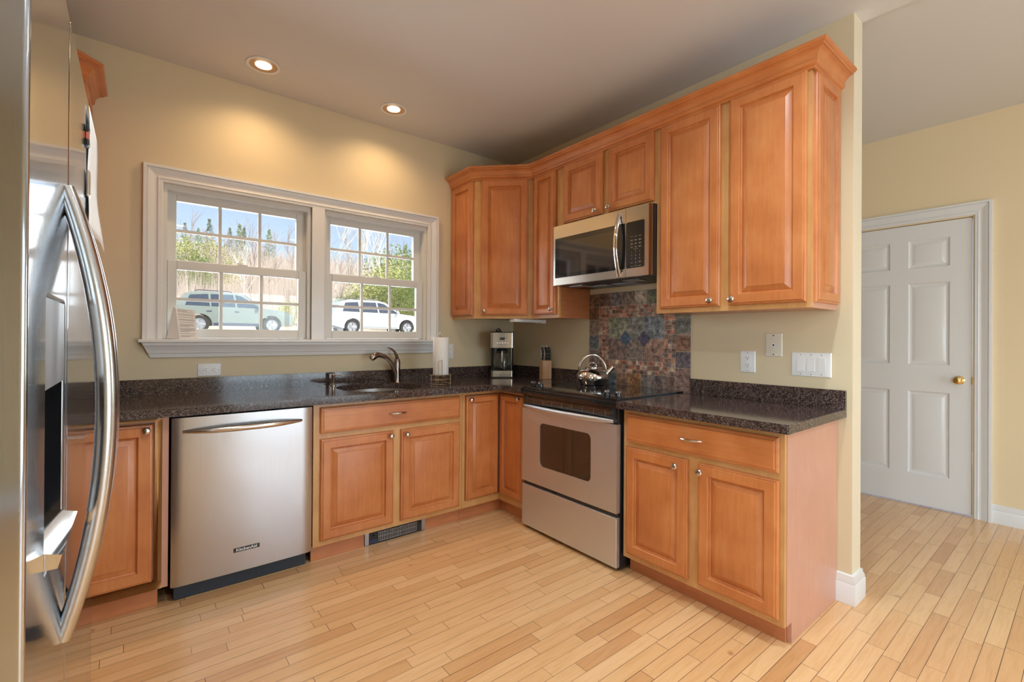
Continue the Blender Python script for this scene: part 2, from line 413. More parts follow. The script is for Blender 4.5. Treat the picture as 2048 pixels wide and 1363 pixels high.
def pull_at(parent, fr, u, v, n, half=.058):
    pts = []; rad = []
    for i in range(13):
        t = i / 12; a = (t - .5) * 2
        pts.append(fr.p(u + a * half, v, n + .022 * (1 - abs(a) ** 2.6))); rad.append(.0035 + .0035 * (1 - a * a))
    mb = MB(CUR_XF); mb.tube(pts, rad, 8); return mb.build('pull_handle', 'nickel', parent)
def drawer(parent, fr, u0, u1, v0, v1, pull=None):
    mb = MB(CUR_XF); f2 = FR(fr.p(0, 0, .003), fr.U, fr.N)
    rings_panel(mb, f2, u0, u1, v0, v1, SLAB)
    o = mb.build('drawer_front', 'maple_drawer', parent, smooth=16)
    if pull: pull_at(o, fr, pull[0], pull[1], .024)
    return o
def face_frame(parent, fr, opens, u0, u1, v0, v1, mat='maple_frame', th=.02):
    """frame board with openings cut as separate strips in one mesh; opens = list of (u0,u1,v0,v1)"""
    us = sorted({u0, u1} | {a for o in opens for a in o[:2]}); vs = sorted({v0, v1} | {a for o in opens for a in o[2:]})
    mb = MB(CUR_XF)
    for a, b in zip(us, us[1:]):
        for c, d in zip(vs, vs[1:]):
            m_, q_ = (a + b) / 2, (c + d) / 2
            if any(o[0] < m_ < o[1] and o[2] < q_ < o[3] for o in opens): continue
            fbox(mb, fr, a, b, c, d, -th, 0)
    bmesh.ops.remove_doubles(mb.bm, verts=mb.bm.verts[:], dist=1e-5)
    seen = {}
    for f in mb.bm.faces:
        k = tuple(round(x, 4) for x in f.calc_center_median()); seen.setdefault(k, []).append(f)
    kill = [f for fs in seen.values() if len(fs) > 1 for f in fs]
    bmesh.ops.delete(mb.bm, geom=kill, context='FACES_ONLY')
    return mb.build('face_frame', mat, parent)

# ------------------------------------------------------------ room shell
CE = 2.81; XL = -3.51; YB = -6.6; XH = 1.965; XE = 4.6
struct(box('floor', (XL - .1, YB - .1, -.06), (XE + .1, .15, 0), 'oak_strip_floor'))
bpy.data.objects['floor'].location = (0, 0, 0)
for v in bpy.data.objects['floor'].data.vertices: v.co += WORG['floor']
mb = MB(); mb.box((XL - .1, YB - .1, CE), (.12, .15, CE + .12)); struct(mb.build('ceiling', 'ceiling_paint'))
mb = MB(); mb.box((.12, YB - .1, CE + .032), (XE + .1, .15, CE + .12)); struct(mb.build('ceiling', 'ceiling_paint'))
# window wall with two window openings
W1 = (-2.549, -1.745); W2 = (-1.664, -.875); WZ = (1.232, 2.12)
mb = MB(); y0, y1 = 0, .15
mb.box((XL - .1, y0, 0), (W1[0], y1, CE)); mb.box((W2[1], y0, 0), (.12, y1, CE))
mb.box((W1[0], y0, 0), (W2[1], y1, WZ[0])); mb.box((W1[0], y0, WZ[1]), (W2[1], y1, CE)); mb.box((W1[1], y0, WZ[0]), (W2[0], y1, WZ[1]))
struct(mb.build('wall_back', 'wall_paint', smooth=0))
mb = MB(); mb.box((XL - .12, YB, 0), (XL, -5.75, CE)); mb.box((XL - .12, -3.75, 0), (XL, 0, CE)); mb.box((XL - .12, -5.75, 0), (XL, -3.75, .72)); mb.box((XL - .12, -5.75, 2.18), (XL, -3.75, CE))
struct(mb.build('wall_left', 'wall_paint', smooth=0))
mb = MB(); mb.box((0, -2.578, 0), (.12, 0, CE)); o = struct(mb.build('wall_right', 'wall_paint', smooth=0))
# stub end of the wall is painted in the lighter hall colour
struct(box('wall_right_end', (.0, -2.5795, 0), (.1215, -2.578, CE), 'end_paint'))
# hall walls
mb = MB(); DY = (-2.75, -1.94); DZ = 2.131
mb.box((XH, YB, 0), (XH + .12, DY[0] - .003, CE + .04)) if False else None
mb.box((XH, -3.9, 0), (XH + .12, DY[0] - .003, CE + .04)); mb.box((XH, DY[1] + .003, 0), (XH + .12, 0, CE + .04)); mb.box((XH, DY[0] - .003, DZ + .003), (XH + .12, DY[1] + .003, CE + .04))
struct(mb.build('wall_hall', 'hall_paint', smooth=0))
struct(box('wall_hall_back', (.12, 0, 0), (XH + .12, .15, CE + .04), 'hall_paint'))
struct(box('wall_hall_return', (XH + .12, -3.9, 0), (XE, -3.78, CE + .04), 'hall_paint'))
mb = MB(); xa, xb = XE, XE + .12
mb.box((xa, YB, 0), (xb, -5.6, CE + .04)); mb.box((xa, -3.6, 0), (xb, -3.78, CE + .04)); mb.box((xa, -5.6, 0), (xb, -3.6, .75)); mb.box((xa, -5.6, 2.15), (xb, -3.6, CE + .04))
struct(mb.build('wall_east', 'hall_paint', smooth=0))
mb = MB(); GX = (-1.6, .9)
mb.box((XL - .1, YB - .12, 0), (GX[0], YB, CE)); mb.box((GX[1], YB - .12, 0), (XE + .1, YB, CE + .04)); mb.box((GX[0], YB - .12, 2.2), (GX[1], YB, CE))
struct(mb.build('wall_front', 'wall_paint', smooth=0))

def frame_rect(mb, fr, u0, u1, v0, v1, t, n0, n1, tb=None, tt=None):
    tb = tb or t; tt = tt or t
    fbox(mb, fr, u0, u0 + t, v0, v1, n0, n1); fbox(mb, fr, u1 - t, u1, v0, v1, n0, n1)
    fbox(mb, fr, u0 + t, u1 - t, v0, v0 + tb, n0, n1); fbox(mb, fr, u0 + t, u1 - t, v1 - tt, v1, n0, n1)
# patio door (behind the camera, gives the daylight)
t = thing('window_3', (-.35, YB, 0), None, None); t['kind'] = 'structure'
FB = FR((GX[0], YB - .06, 0), (1, 0, 0), (0, 1, 0)); W_ = GX[1] - GX[0]
mb = MB(); frame_rect(mb, FB, 0, W_, 0, 2.2, .06, -.05, .05); frame_rect(mb, FB, .06, W_ / 2 + .04, .06, 2.14, .08, -.02, .02); frame_rect(mb, FB, W_ / 2 - .04, W_ - .06, .06, 2.14, .08, .02, .045)
mb.build('window_frame', 'vinyl_white', t)
mb = MB(); fbox(mb, FB, .14, W_ - .14, .14, 2.06, -.003, .003); mb.build('glass_pane', 'window_glass', t)
t = thing('fill_window_4', (XE, -4.6, .75), None, None); t['kind'] = 'structure'  # unseen window, added to bring fill light to the hall
FE = FR((XE + .06, -5.6, .75), (0, 1, 0), (-1, 0, 0))
mb = MB(); frame_rect(mb, FE, 0, 2, 0, 1.4, .07, -.05, .05); fbox(mb, FE, .97, 1.03, .07, 1.33, -.03, .03); mb.build('window_frame', 'vinyl_white', t)
mb = MB(); fbox(mb, FE, .07, 1.93, .07, 1.33, -.003, .003); mb.build('glass_pane', 'window_glass', t)

t = thing('fill_window_5', (XL, -4.75, .72), None, None); t['kind'] = 'structure'  # unseen window, added so the stove wall gets direct light
FE = FR((XL - .06, -3.75, .72), (0, -1, 0), (1, 0, 0))
mb = MB(); frame_rect(mb, FE, 0, 2, 0, 1.46, .07, -.05, .05); fbox(mb, FE, .97, 1.03, .07, 1.39, -.03, .03); mb.build('window_frame', 'vinyl_white', t)
mb = MB(); fbox(mb, FE, .07, 1.93, .07, 1.39, -.003, .003); mb.build('glass_pane', 'window_glass', t)
# --- moulded casing profile (offset from inner edge, projection)
CAS = [(0, 0), (0, .010), (.004, .013), (.017, .013), (.019, .017), (.023, .016), (.026, .011), (.034, .0105), (.046, .014), (.060, .021), (.068, .023), (.070, .019), (.0725, .019), (.074, .029), (.088, .029), (.091, 0)]
def casing(name, fr, u0, u1, v0, v1, mat='trim_white', prof=CAS, sc=1.0):
    """three sided casing around an opening, mitred"""
    mb = MB()
    ring = []
    for (o, n) in prof:
        o *= sc
        ring.append([(u0 - o, v0, n), (u0 - o, v1 + o, n), (u1 + o, v1 + o, n), (u1 + o, v0, n)])
    # loft along path: sections at each path vertex
    secs = [[fr.p(*ring[j][k]) for j in range(len(prof))] for k in range(4)]
    mb.loft(secs); return mb.build(name, mat, smooth=18)
FW = FR((0, 0, 0), (1, 0, 0), (0, -1, 0))
o = casing('trim_1', FW, W1[0], W2[1], WZ[0], WZ[1]); struct(o)
mb = MB(); fbox(mb, FW, W1[1], W2[0], WZ[0], WZ[1], -.06, .014); struct(mb.build('trim_2', 'trim_white'))
# stool and apron
mb = MB(); fbox(mb, FW, -2.655, -.770, 1.214, WZ[0], -.03, .062); struct(mb.build('trim_3', 'trim_white', bevel=.004))
mb = MB(); secs = []
AP = [(0, 0), (0, .050), (.016, .048), (.018, .044), (.040, .030), (.060, .026), (.062, .018), (.085, .014), (.087, 0)]
for side in (-1, 1):
    sec = []
    for d, n in AP:
        x = (-2.640 + d * .46) if side < 0 else (-.785 - d * .46)
        sec.append(FW.p(x, 1.214 - d, n))
    secs.append(sec)
mb.loft(secs); struct(mb.build('trim_4', 'trim_white', smooth=30))
def sash(parent, name, fr, u0, u1, v0, v1, gu0, gu1, gv0, gv1, n0, n1):
    mb = MB()
    fbox(mb, fr, u0, gu0, v0, v1, n0, n1); fbox(mb, fr, gu1, u1, v0, v1, n0, n1); fbox(mb, fr, gu0, gu1, v0, gv0, n0, n1); fbox(mb, fr, gu0, gu1, gv1, v1, n0, n1)
    o = mb.build(name, 'vinyl_white', parent, bevel=.003)
    mb = MB(); nm = (n0 + n1) / 2
    for k in (1, 2):
        u = gu0 + (gu1 - gu0) * k / 3; fbox(mb, fr, u - .009, u + .009, gv0, gv1, nm - .004, nm + .006)
    vm = (gv0 + gv1) / 2; fbox(mb, fr, gu0, gu1, vm - .009, vm + .009, nm - .0045, nm + .0065)
    mb.build('muntin', 'vinyl_white', o)
    mb = MB(); fbox(mb, fr, gu0 - .004, gu1 + .004, gv0 - .004, gv1 + .004, nm - .012, nm - .008); mb.build('glass_pane', 'window_glass', o)
    return o
def dh_window(name, U):
    t = thing(name, ((U[0] + U[1]) / 2, .07, WZ[0]), None, None); t['kind'] = 'structure'
    mb = MB(); frame_rect(mb, FW, U[0], U[1], WZ[0], WZ[1], .022, -.15, -.012, tb=.006, tt=.03)
    frame_rect(mb, FW, U[0] + .02, U[1] - .02, WZ[0], WZ[1] - .028, .012, -.14, -.075, tb=.004, tt=.012)
    mb.build('window_frame', 'vinyl_white', t)
    a, b = U[0] + .024, U[1] - .022
    up = sash(t, 'upper_sash', FW, a + .004, b - .004, 1.655, 2.083, a + .043, b - .055, 1.699, 2.046, -.115, -.08)
    lo = sash(t, 'lower_sash', FW, a, b, 1.240, 1.690, a + .045, b - .05, 1.293, 1.638, -.07, -.038)
    mb = MB(); um = (a + b) / 2; fbox(mb, FW, um - .028, um + .028, 1.690, 1.700, -.062, -.04); fbox(mb, FW, um - .03, um - .005, 1.698, 1.708, -.058, -.045)
    mb.build('sash_lock', 'vinyl_white', lo, bevel=.002)
dh_window('window_1', W1); dh_window('window_2', W2)

# baseboards
def baseboard(name, path, h=.138, t=.014):
    prof = [(0, 0), (t, 0), (t, h * .66), (t * .8, h * .70), (t * .9, h * .74), (t * .45, h * .90), (t * .5, h * .96), (0, h)]
    n = len(path); secs = []
    P = [Vector((p[0], p[1], 0)) for p in path]
    for i, p in enumerate(P):
        d1 = (P[i] - P[i - 1]).normalized() if i > 0 else None; d2 = (P[i + 1] - P[i]).normalized() if i < n - 1 else None
        def nrm(d): return Vector((d.y, -d.x, 0))
        if d1 is None: m = nrm(d2)
        elif d2 is None: m = nrm(d1)
        else: m = (nrm(d1) + nrm(d2)); m = m / (m.dot(nrm(d1)))
        secs.append([p + m * o + Vector((0, 0, z)) for o, z in prof])
    mb = MB(); mb.loft(secs); return struct(mb.build(name, 'trim_white', smooth=50))
baseboard('baseboard_right', [(.12, -.0), (.12, -2.5795), (0, -2.5795), (0, -2.517)][::-1], t=.02) if False else None
baseboard('baseboard_right', [(0, -2.519), (0, -2.5795), (.1215, -2.5795), (.1215, -.02)][::-1], t=-.02) if False else None
def bb(name, path, side, h=.138, t=.018):
    p = path if side > 0 else path[::-1]
    return baseboard(name, p, h, t)
bb('baseboard_right', [(0, -2.519), (0, -2.5795), (.1215, -2.5795), (.1215, -.02)], 1)
bb('baseboard_hall', [(XH, -2.75 - .1), (XH, -3.9)], 1, h=.125)
bb('baseboard_hall', [(XH, -.02), (XH, -1.83)], 1, h=.125)
bb('baseboard_left', [(XL, -6.6), (XL, -2.7)], 1)
bb('baseboard_front', [(GX[0] - .02, YB), (XL + .02, YB)], 1)
# hall door
FD = FR((XH, 0, 0), (0, -1, 0), (-1, 0, 0))   # u = -y
casing('trim_5', FD, 1.94 - .012, 2.75 + .012, 0, DZ + .010)['kind'] = 'structure'
t = thing('door_1', (XH + .01, -2.35, .008), None, None); t['kind'] = 'structure'
def six_panel(parent, fr, u0, u1, v0, v1, cols, rows):
    us = sorted({u0, u1} | {a for c in cols for a in c}); vs = sorted({v0, v1} | {a for r in rows for a in r})
    mb = MB()
    for a, b in zip(us, us[1:]):
        for c, d in zip(vs, vs[1:]):
            if (a, b) in cols and (c, d) in rows:
                seq = [(0, 0), (.010, -.010), (.022, -.011), (.045, -.004), (.047, -.0035)]
                R = [[fr.p(a + i, c + i, n), fr.p(b - i, c + i, n), fr.p(b - i, d - i, n), fr.p(a + i, d - i, n)] for i, n in seq]
                V = [[mb.v(p) for p in r] for r in R]
                for p, q in zip(V, V[1:]):
                    for k in range(4): mb.face([p[k], p[(k + 1) % 4], q[(k + 1) % 4], q[k]])
                mb.face(V[-1])
            else: mb.face([mb.v(fr.p(a, c, 0)), mb.v(fr.p(b, c, 0)), mb.v(fr.p(b, d, 0)), mb.v(fr.p(a, d, 0))])
    fbox(mb, fr, u0, u1, v0, v1, -.035, -.0125)
    for (a, b, c, d) in ((u0, u0 + .001, v0, v1), (u1 - .001, u1, v0, v1), (u0, u1, v0, v0 + .001), (u0, u1, v1 - .001, v1)): fbox(mb, fr, a, b, c, d, -.0125, -.0001)
    bmesh.ops.remove_doubles(mb.bm, verts=mb.bm.verts[:], dist=1e-5)
    return mb.build('door_leaf', 'trim_white', parent, smooth=20)
FDL = FR((XH + .008, 0, 0), (0, -1, 0), (-1, 0, 0))
leaf = six_panel(t, FDL, 1.943, 2.747, .010, DZ - .003, [(2.052, 2.284), (2.396, 2.632)], [(.240, .867), (1.067, 1.685), (1.798, 2.013)])
mb = MB(); mb.lathe([(.030, 0), (.031, .004), (.024, .010), (.010, .014), (.010, .030), (.022, .036), (.028, .046), (.026, .056), (.014, .063), (0, .064)], (XH + .008, -2.683, .966), 24, (-1, 0, 0))
mb.build('door_knob', 'brass', leaf, label='polished brass door knob')
mb = MB(); mb.box((XH - .004, -2.753, .94), (XH + .006, -2.7485, .995)); mb.build('strike_plate', 'brass', t)

# ------------------------------------------------------------ base cabinets
FS = FR((-.61, 0, 0), (0, -1, 0), (-1, 0, 0))          # stove side face: u = -y
FB_ = FR((0, -.61, 0), (1, 0, 0), (0, -1, 0))          # window side face: u = x
ZB0, ZB1 = .088, .880
def carcass_y(parent, x0, x1, mat='side_panel', y0=-.59, zt=ZB1):
    box('carcass', (x0, y0, ZB0), (x1, -.003, zt), mat, parent)
# left of the dishwasher
t = thing('base_cabinet', (-3.0, -.3, 0), 'maple base cabinet with one door, between the refrigerator and the dishwasher', 'cabinet')
box('carcass', (XL + .005, -.59, ZB0), (-2.540, -.003, ZB1), 'side_panel', t)
face_frame(t, FB_, [(-3.02, -2.590, .126, .858)], -3.10, -2.562, ZB0, ZB1)
mb = MB(); fbox(mb, FB_, -2.562, -2.538, ZB0, ZB1, -.59, -.004); mb.build('filler_panel', 'side_panel', t)
d = MB(); rings_panel(d, FR((0, -.612, 0), (1, 0, 0), (0, -1, 0)), -3.014, -2.597, .134, .850, raised(.4), back=-.01)
d = d.build('door', 'maple_door', t); knob_at(d, (-2.621, -.633, .825), (0, -1, 0))
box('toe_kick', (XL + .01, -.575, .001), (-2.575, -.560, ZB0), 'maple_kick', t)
# sink base
t = thing('base_cabinet', (-1.42, -.3, 0), 'wide maple sink base cabinet with a false drawer and two doors, under the window', 'cabinet')
mb = MB(); mb.box((-1.896, -.59, ZB0), (-1.88, -.003, ZB1)); mb.box((-.945, -.59, ZB0), (-.931, -.003, ZB1)); mb.box((-1.88, -.59, ZB0), (-.945, -.003, ZB0 + .016)); mb.box((-1.88, -.012, ZB0), (-.945, -.003, .70)); mb.build('carcass', 'side_panel', t)
face_frame(t, FB_, [], -1.896, -.931, ZB0, ZB1)
drawer(t, FB_, -1.862, -.954, .714, .858, (-1.408, .788))
door(t, FB_, -1.860, -1.430, .118, .682, (-1.457, .655)); door(t, FB_, -1.382, -.956, .118, .682, (-1.352, .652))
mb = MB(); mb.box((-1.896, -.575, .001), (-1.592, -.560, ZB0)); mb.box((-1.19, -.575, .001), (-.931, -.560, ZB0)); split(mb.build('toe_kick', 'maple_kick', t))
# corner base
t = thing('base_cabinet', (-.3, -.3, 0), 'maple corner base cabinet with a folding two-leaf door, left of the range', 'cabinet')
box('carcass', (-.929, -.588, ZB0), (-.003, -.003, ZB1), 'side_panel', t)
mb = MB(); mb.box((-.588, -.900, ZB0), (-.003, -.588, ZB1)); mb.build('carcass', 'side_panel', t)
mb = MB(); fbox(mb, FB_, -.929, -.907, ZB0, ZB1, -.02, 0); fbox(mb, FB_, -.907, -.611, ZB0, .136, -.02, 0); fbox(mb, FB_, -.907, -.611, .857, ZB1, -.02, 0)
fbox(mb, FS, .885, .902, ZB0, ZB1, -.02, 0); fbox(mb, FS, .611, .885, ZB0, .136, -.02, 0); fbox(mb, FS, .611, .885, .857, ZB1, -.02, 0); mb.build('face_frame', 'maple_frame', t)
mb = MB(); rings_panel(mb, FR((0, -.612, 0), (1, 0, 0), (0, -1, 0)), -.904, -.632, .142, .852, raised(.26), back=-.008); d = mb.build('door', 'maple_door', t); knob_at(d, (-.879, -.633, .828), (0, -1, 0))
mb = MB(); rings_panel(mb, FR((-.612, 0, 0), (0, -1, 0), (-1, 0, 0)), .634, .882, .142, .852, raised(.25), back=-.008); d = mb.build('door', 'maple_door', t); knob_at(d, (-.633, -.858, .835), (-1, 0, 0))
mb = MB(); mb.box((-.929, -.575, .001), (-.560, -.560, ZB0)); mb.box((-.575, -.900, .001), (-.560, -.575, ZB0)); mb.build('toe_kick', 'maple_kick', t)
# right of the range
t = thing('base_cabinet', (-.3, -2.11, 0), 'freestanding-end maple base cabinet with one drawer and two doors, right of the range', 'cabinet')
box('carcass', (-.588, -2.500, ZB0), (-.003, -1.722, ZB1), 'side_panel', t)
face_frame(t, FS, [], 1.718, 2.517, ZB0, ZB1, th=.021)
mb = MB(); mb.loft([[(x, y, z) for x, z in ((-.5885, ZB0), (-.540, ZB0), (-.540, .001), (-.002, .001), (-.002, ZB1), (-.5885, ZB1))] for y in (-2.519, -2.501)]); mb.build('end_panel', 'side_panel', t, label='pale pinkish laminated end panel')
drawer(t, FS, 1.746, 2.500, .710, .856, (2.115, .782))
door(t, FS, 1.744, 2.100, .118, .682, (2.046, .644)); door(t, FS, 2.151, 2.500, .118, .682, (2.172, .644))
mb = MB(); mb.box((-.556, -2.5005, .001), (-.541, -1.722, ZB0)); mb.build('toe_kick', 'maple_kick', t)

# toe kick heater
t = thing('toe_kick_heater', (-1.391, -.57, 0), 'slim black toe-kick heater with a grille, in the plinth below the sink', 'heater')
box('housing', (-1.590, -.5795, .004), (-1.192, -.45, .078), 'black_plastic', t)
mb = MB(); FH = FR((0, -.5795, 0), (1, 0, 0), (0, -1, 0)); fbox(mb, FH, -1.590, -1.566, .004, .078, 0, .003); fbox(mb, FH, -1.216, -1.192, .004, .078, 0, .003); split(mb.build('end_trim', 'heater_silver', t))
mb = MB()
for i in range(24): u = -1.505 + i * .0108; fbox(mb, FH, u, u + .0035, .014, .068, 0, .005)
for v in (.014, .040, .066): fbox(mb, FH, -1.507, -1.252, v - .0012, v + .0012, 0, .004)
mb.build('grille', 'heater_silver', t)
mb = MB(); mb.lathe([(.006, 0), (.006, .010), (.004, .012)], (-1.535, -.5795, .055), 10, (0, -1, 0)); mb.lathe([(.005, 0), (.005, .008)], (-1.228, -.5795, .060), 10, (0, -1, 0)); split(mb.build('knob', 'black_gloss', t))
mb = MB(); fbox(mb, FH, -1.560, -1.513, .010, .028, 0, .0015); mb.build('label_plate', 'heater_navy', t)

# ------------------------------------------------------------ worktops
CT0, CT1 = .882, .920; CF = -.675
def slab_poly(parent, polys, name='slab'):
    mb = MB()
    for p in polys: mb.prism([(x, y, CT0) for x, y in p], (0, 0, CT1 - CT0))
    return mb.build(name, 'granite', parent, smooth=0)
t = thing('worktop', (-1.7, -.33, CT0), 'dark speckled granite worktop running under the window and into the corner, with the sink cut-out', 'worktop')
slab_poly(t, [[(XL + .002, CF), (-2.5765, CF), (-2.5765, -.001), (XL + .002, -.001)]])
SKX, SKY, SKR = -1.400, -.325, .262
mb = MB()
def se(a, r, e=2.35): c, s_ = math.cos(a), math.sin(a); k = (abs(c) ** e + abs(s_) ** e) ** (-1 / e); return r * k * c, r * k * s_
N_ = 64; rx0, rx1, ry0, ry1 = -1.78, -1.02, CF, -.001
ang = [2 * math.pi * i / N_ for i in range(N_)]
for cx, cy in ((rx0, ry0), (rx1, ry0), (rx1, ry1), (rx0, ry1)): ang.append(math.atan2(cy - SKY, cx - SKX) % (2 * math.pi))
ang = sorted(set(round(a, 6) for a in ang))
def rectpt(a):
    c, s_ = math.cos(a), math.sin(a); k = 1e9
    if c > 1e-9: k = min(k, (rx1 - SKX) / c)
    if c < -1e-9: k = min(k, (rx0 - SKX) / c)
    if s_ > 1e-9: k = min(k, (ry1 - SKY) / s_)
    if s_ < -1e-9: k = min(k, (ry0 - SKY) / s_)
    return SKX + c * k, SKY + s_ * k
ins = [(SKX + se(a, SKR)[0], SKY + se(a, SKR)[1]) for a in ang]; outs = [rectpt(a) for a in ang]
rings = [[(x, y, CT0) for x, y in outs], [(x, y, CT1) for x, y in outs], [(x, y, CT1) for x, y in ins], [(x, y, CT1 - .003) for x, y in ins], [(x, y, CT0) for x, y in ins]]
mb.loft(rings + [rings[0]], cap=False)
bmesh.ops.remove_doubles(mb.bm, verts=mb.bm.verts[:], dist=1e-5)
mb.box((-2.5755, CF, CT0), (rx0, -.001, CT1)); mb.prism([(rx1, CF, CT0), (-.715, CF, CT0), (-.675, -.715, CT0), (-.675, -.908, CT0), (-.001, -.908, CT0), (-.001, -.001, CT0), (rx1, -.001, CT0)], (0, 0, CT1 - CT0))
mb.build('slab', 'granite', t, smooth=30)
mb = MB(); mb.box((XL + .002, -.021, CT1 + .0005), (-.001, -.001, 1.008)); mb.box((-.021, -.922, CT1 + .0005), (-.001, -.0215, 1.008)); mb.build('backsplash', 'granite', t, smooth=0)
t = thing('worktop', (-.33, -2.13, CT0), 'dark brown speckled granite worktop on the cabinet right of the range', 'worktop')
slab_poly(t, [[(CF, -1.716), (CF, -2.549), (CF + .006, -2.555), (-.001, -2.555), (-.001, -1.716)]])
mb = MB(); mb.box((-.021, -2.5555, CT1 + .0005), (-.001, -1.7525, 1.010)); mb.build('backsplash', 'granite', t, smooth=0)

# sink
t = thing('sink', (SKX, SKY, .70), 'round stainless steel undermount sink in the granite below the window', 'sink')
mb = MB(); rr = []
for k, z in ((1.06, .880), (1.0, .880), (.985, .80), (.94, .745), (.80, .722), (.4, .716), (.12, .714)):
    rr.append([(SKX + se(a, SKR * k)[0], SKY + se(a, SKR * k)[1], z) for a in [2 * math.pi * i / 48 for i in range(48)]])
mb.loft(rr, cap=False); o = mb.build('bowl', 'steel_sink', t)
md = o.modifiers.new('thick', 'SOLIDIFY'); md.thickness = .0012; md.offset = 1
mb = MB(); mb.lathe([(.042, 0), (.042, .004), (.03, .005), (.028, .0), (.01, .0)], (SKX, SKY, .7155), 20); mb.build('drain', 'chrome', t)

# faucet
fx, fy = -1.172, -.078
t = thing('faucet', (fx, fy, CT1), 'single-lever faucet in dark brushed nickel behind the sink', 'faucet')
mb = MB(); mb.lathe([(.031, 0), (.031, .004), (.027, .008), (.0255, .03), (.023, .10), (.024, .150), (.020, .168), (.010, .176), (0, .178)], (fx + .012, fy, CT1), 24); mb.build('body', 'dark_bronze', t)
pts = []; rad = []
ctrl = [(-.002, -.008, .02), (-.006, -.010, .07), (-.022, -.014, .115), (-.046, -.018, .150), (-.075, -.022, .178), (-.105, -.027, .194), (-.135, -.031, .203), (-.160, -.034, .205)]
for i, c in enumerate(ctrl): pts.append((fx + c[0], fy + c[1], CT1 + c[2])); rad.append([.019, .018, .0165, .0155, .0155, .017, .019, .020][i])
mb = MB(); mb.tube(pts, rad, 14); mb.build('spout', 'dark_bronze', t)
mb = MB(); mb.tube([(fx - .148, fy - .034, CT1 + .207), (fx - .172, fy - .037, CT1 + .199), (fx - .196, fy - .040, CT1 + .183), (fx - .204, fy - .041, CT1 + .176)], [.019, .0235, .023, .019], 14); mb.build('spray_head', 'dark_bronze', t)
mb = MB(); mb.tube([(fx + .014, fy, CT1 + .165), (fx + .006, fy - .002, CT1 + .195), (fx - .012, fy - .006, CT1 + .224), (fx - .036, fy - .010, CT1 + .244), (fx - .066, fy - .014, CT1 + .256)], [.020, .016, .0125, .010, .004], 12, flat=.7); mb.build('lever', 'dark_bronze', t)
# soap pump
sx_, sy_ = -1.622, -.085
t = thing('soap_dispenser', (sx_, sy_, CT1), 'small brushed nickel soap pump standing left of the sink', 'soap dispenser')
mb = MB(); mb.lathe([(.020, 0), (.020, .004), (.0115, .008), (.0115, .062), (.0125, .064), (.0125, .078), (.009, .081), (0, .082)], (sx_, sy_, CT1), 18); mb.build('body', 'nickel', t)
mb = MB(); mb.tube([(sx_, sy_, CT1 + .074), (sx_ + .030, sy_ - .008, CT1 + .077), (sx_ + .050, sy_ - .014, CT1 + .073), (sx_ + .058, sy_ - .016, CT1 + .064)], [.0055, .005, .0045, .0035], 10); mb.build('spout', 'nickel', t)

# ------------------------------------------------------------ dishwasher
t = thing('dishwasher', (-2.22, -.33, 0), 'stainless steel dishwasher with a bowed handle, left of the sink cabinet', 'dishwasher')
box('tub', (-2.530, -.600, .085), (-1.905, -.03, .876), 'black_matte', t)
nx, nz = 24, 20; mb = MB(); g = []
for j in range(nz + 1):
    row = []
    for i in range(nx + 1):
        a, b = i / nx, j / nz; ex = min(a, 1 - a); e1 = min(1, ex / .06)
        n = .030 + .006 * (1 - (2 * a - 1) ** 2) + (-.006) * (1 - e1) ** 2
        row.append((-2.529 + a * .622, -.602 - n, .082 + b * .786))
    g.append(row)
V = [[mb.v(p) for p in r] for r in g]
for j in range(nz):
    for i in range(nx): mb.face([V[j][i], V[j][i + 1], V[j + 1][i + 1], V[j + 1][i]])
bk = [mb.v((-2.529, -.602, .082)), mb.v((-1.907, -.602, .082)), mb.v((-1.907, -.602, .868)), mb.v((-2.529, -.602, .868))]
mb.face(bk); mb.face([bk[0], bk[1]] + [V[0][i] for i in range(nx, -1, -1)]); mb.face([bk[3], bk[2]] + [V[nz][i] for i in range(nx, -1, -1)])
mb.face([bk[0], bk[3]] + [V[j][0] for j in range(nz, -1, -1)]); mb.face([bk[1], bk[2]] + [V[j][nx] for j in range(nz, -1, -1)])
dd = mb.build('door', 'steel_dishwasher', t)
pts = []; rad = []
for i in range(25):
    a = i / 24 * 2 - 1; pts.append((-2.225 + a * .262, -.637 - .042 * (1 - abs(a) ** 2.5), .803)); rad.append(.006 + .008 * (1 - abs(a) ** 3))
mb = MB(); mb.tube(pts, rad, 12, flat=1.1); mb.build('handle', 'nickel', dd)
box('toe_panel', (-2.515, -.585, .002), (-1.925, -.540, .082), 'toe_navy', t, bevel=.003)
mb = MB(); FDW = FR((0, -.6385, 0), (1, 0, 0), (0, -1, 0)); fbox(mb, FDW, -2.278, -2.162, .180, .200, -.001, .0015); bd = mb.build('badge', 'black_gloss', dd)
def text(s, size, P, U, N, mat, parent, name='lettering', depth=.0004, align='CENTER', shear=0, sx=1, offset=0):
    c = bpy.data.curves.new('txt', 'FONT'); c.body = s; c.size = size; c.extrude = depth; c.align_x = align; c.align_y = 'CENTER'; c.shear = shear; c.offset = offset
    tmp = bpy.data.objects.new('txt', c); COL.objects.link(tmp)
    dg = bpy.context.evaluated_depsgraph_get(); me = bpy.data.meshes.new_from_object(tmp.evaluated_get(dg))
    bpy.data.objects.remove(tmp); bpy.data.curves.remove(c)
    U = Vector(U).normalized(); N = Vector(N).normalized(); V = N.cross(U)
    org = WORG[parent.name]
    for v in me.vertices: v.co = Vector(P) + U * v.co.x * sx + V * v.co.y + N * v.co.z - org
    me.materials.clear(); me.materials.append(MATS[mat]); me.name = name
    o = bpy.data.objects.new(name, me); COL.objects.link(o); o.parent = parent; WORG[o.name] = org; return o
_b = text('KitchenAid', .0185, (-2.220, -.6402, .190), (1, 0, 0), (0, -1, 0), 'label_white', dd, sx=1.12, offset=.0003)
_b.name = 'badge_lettering'

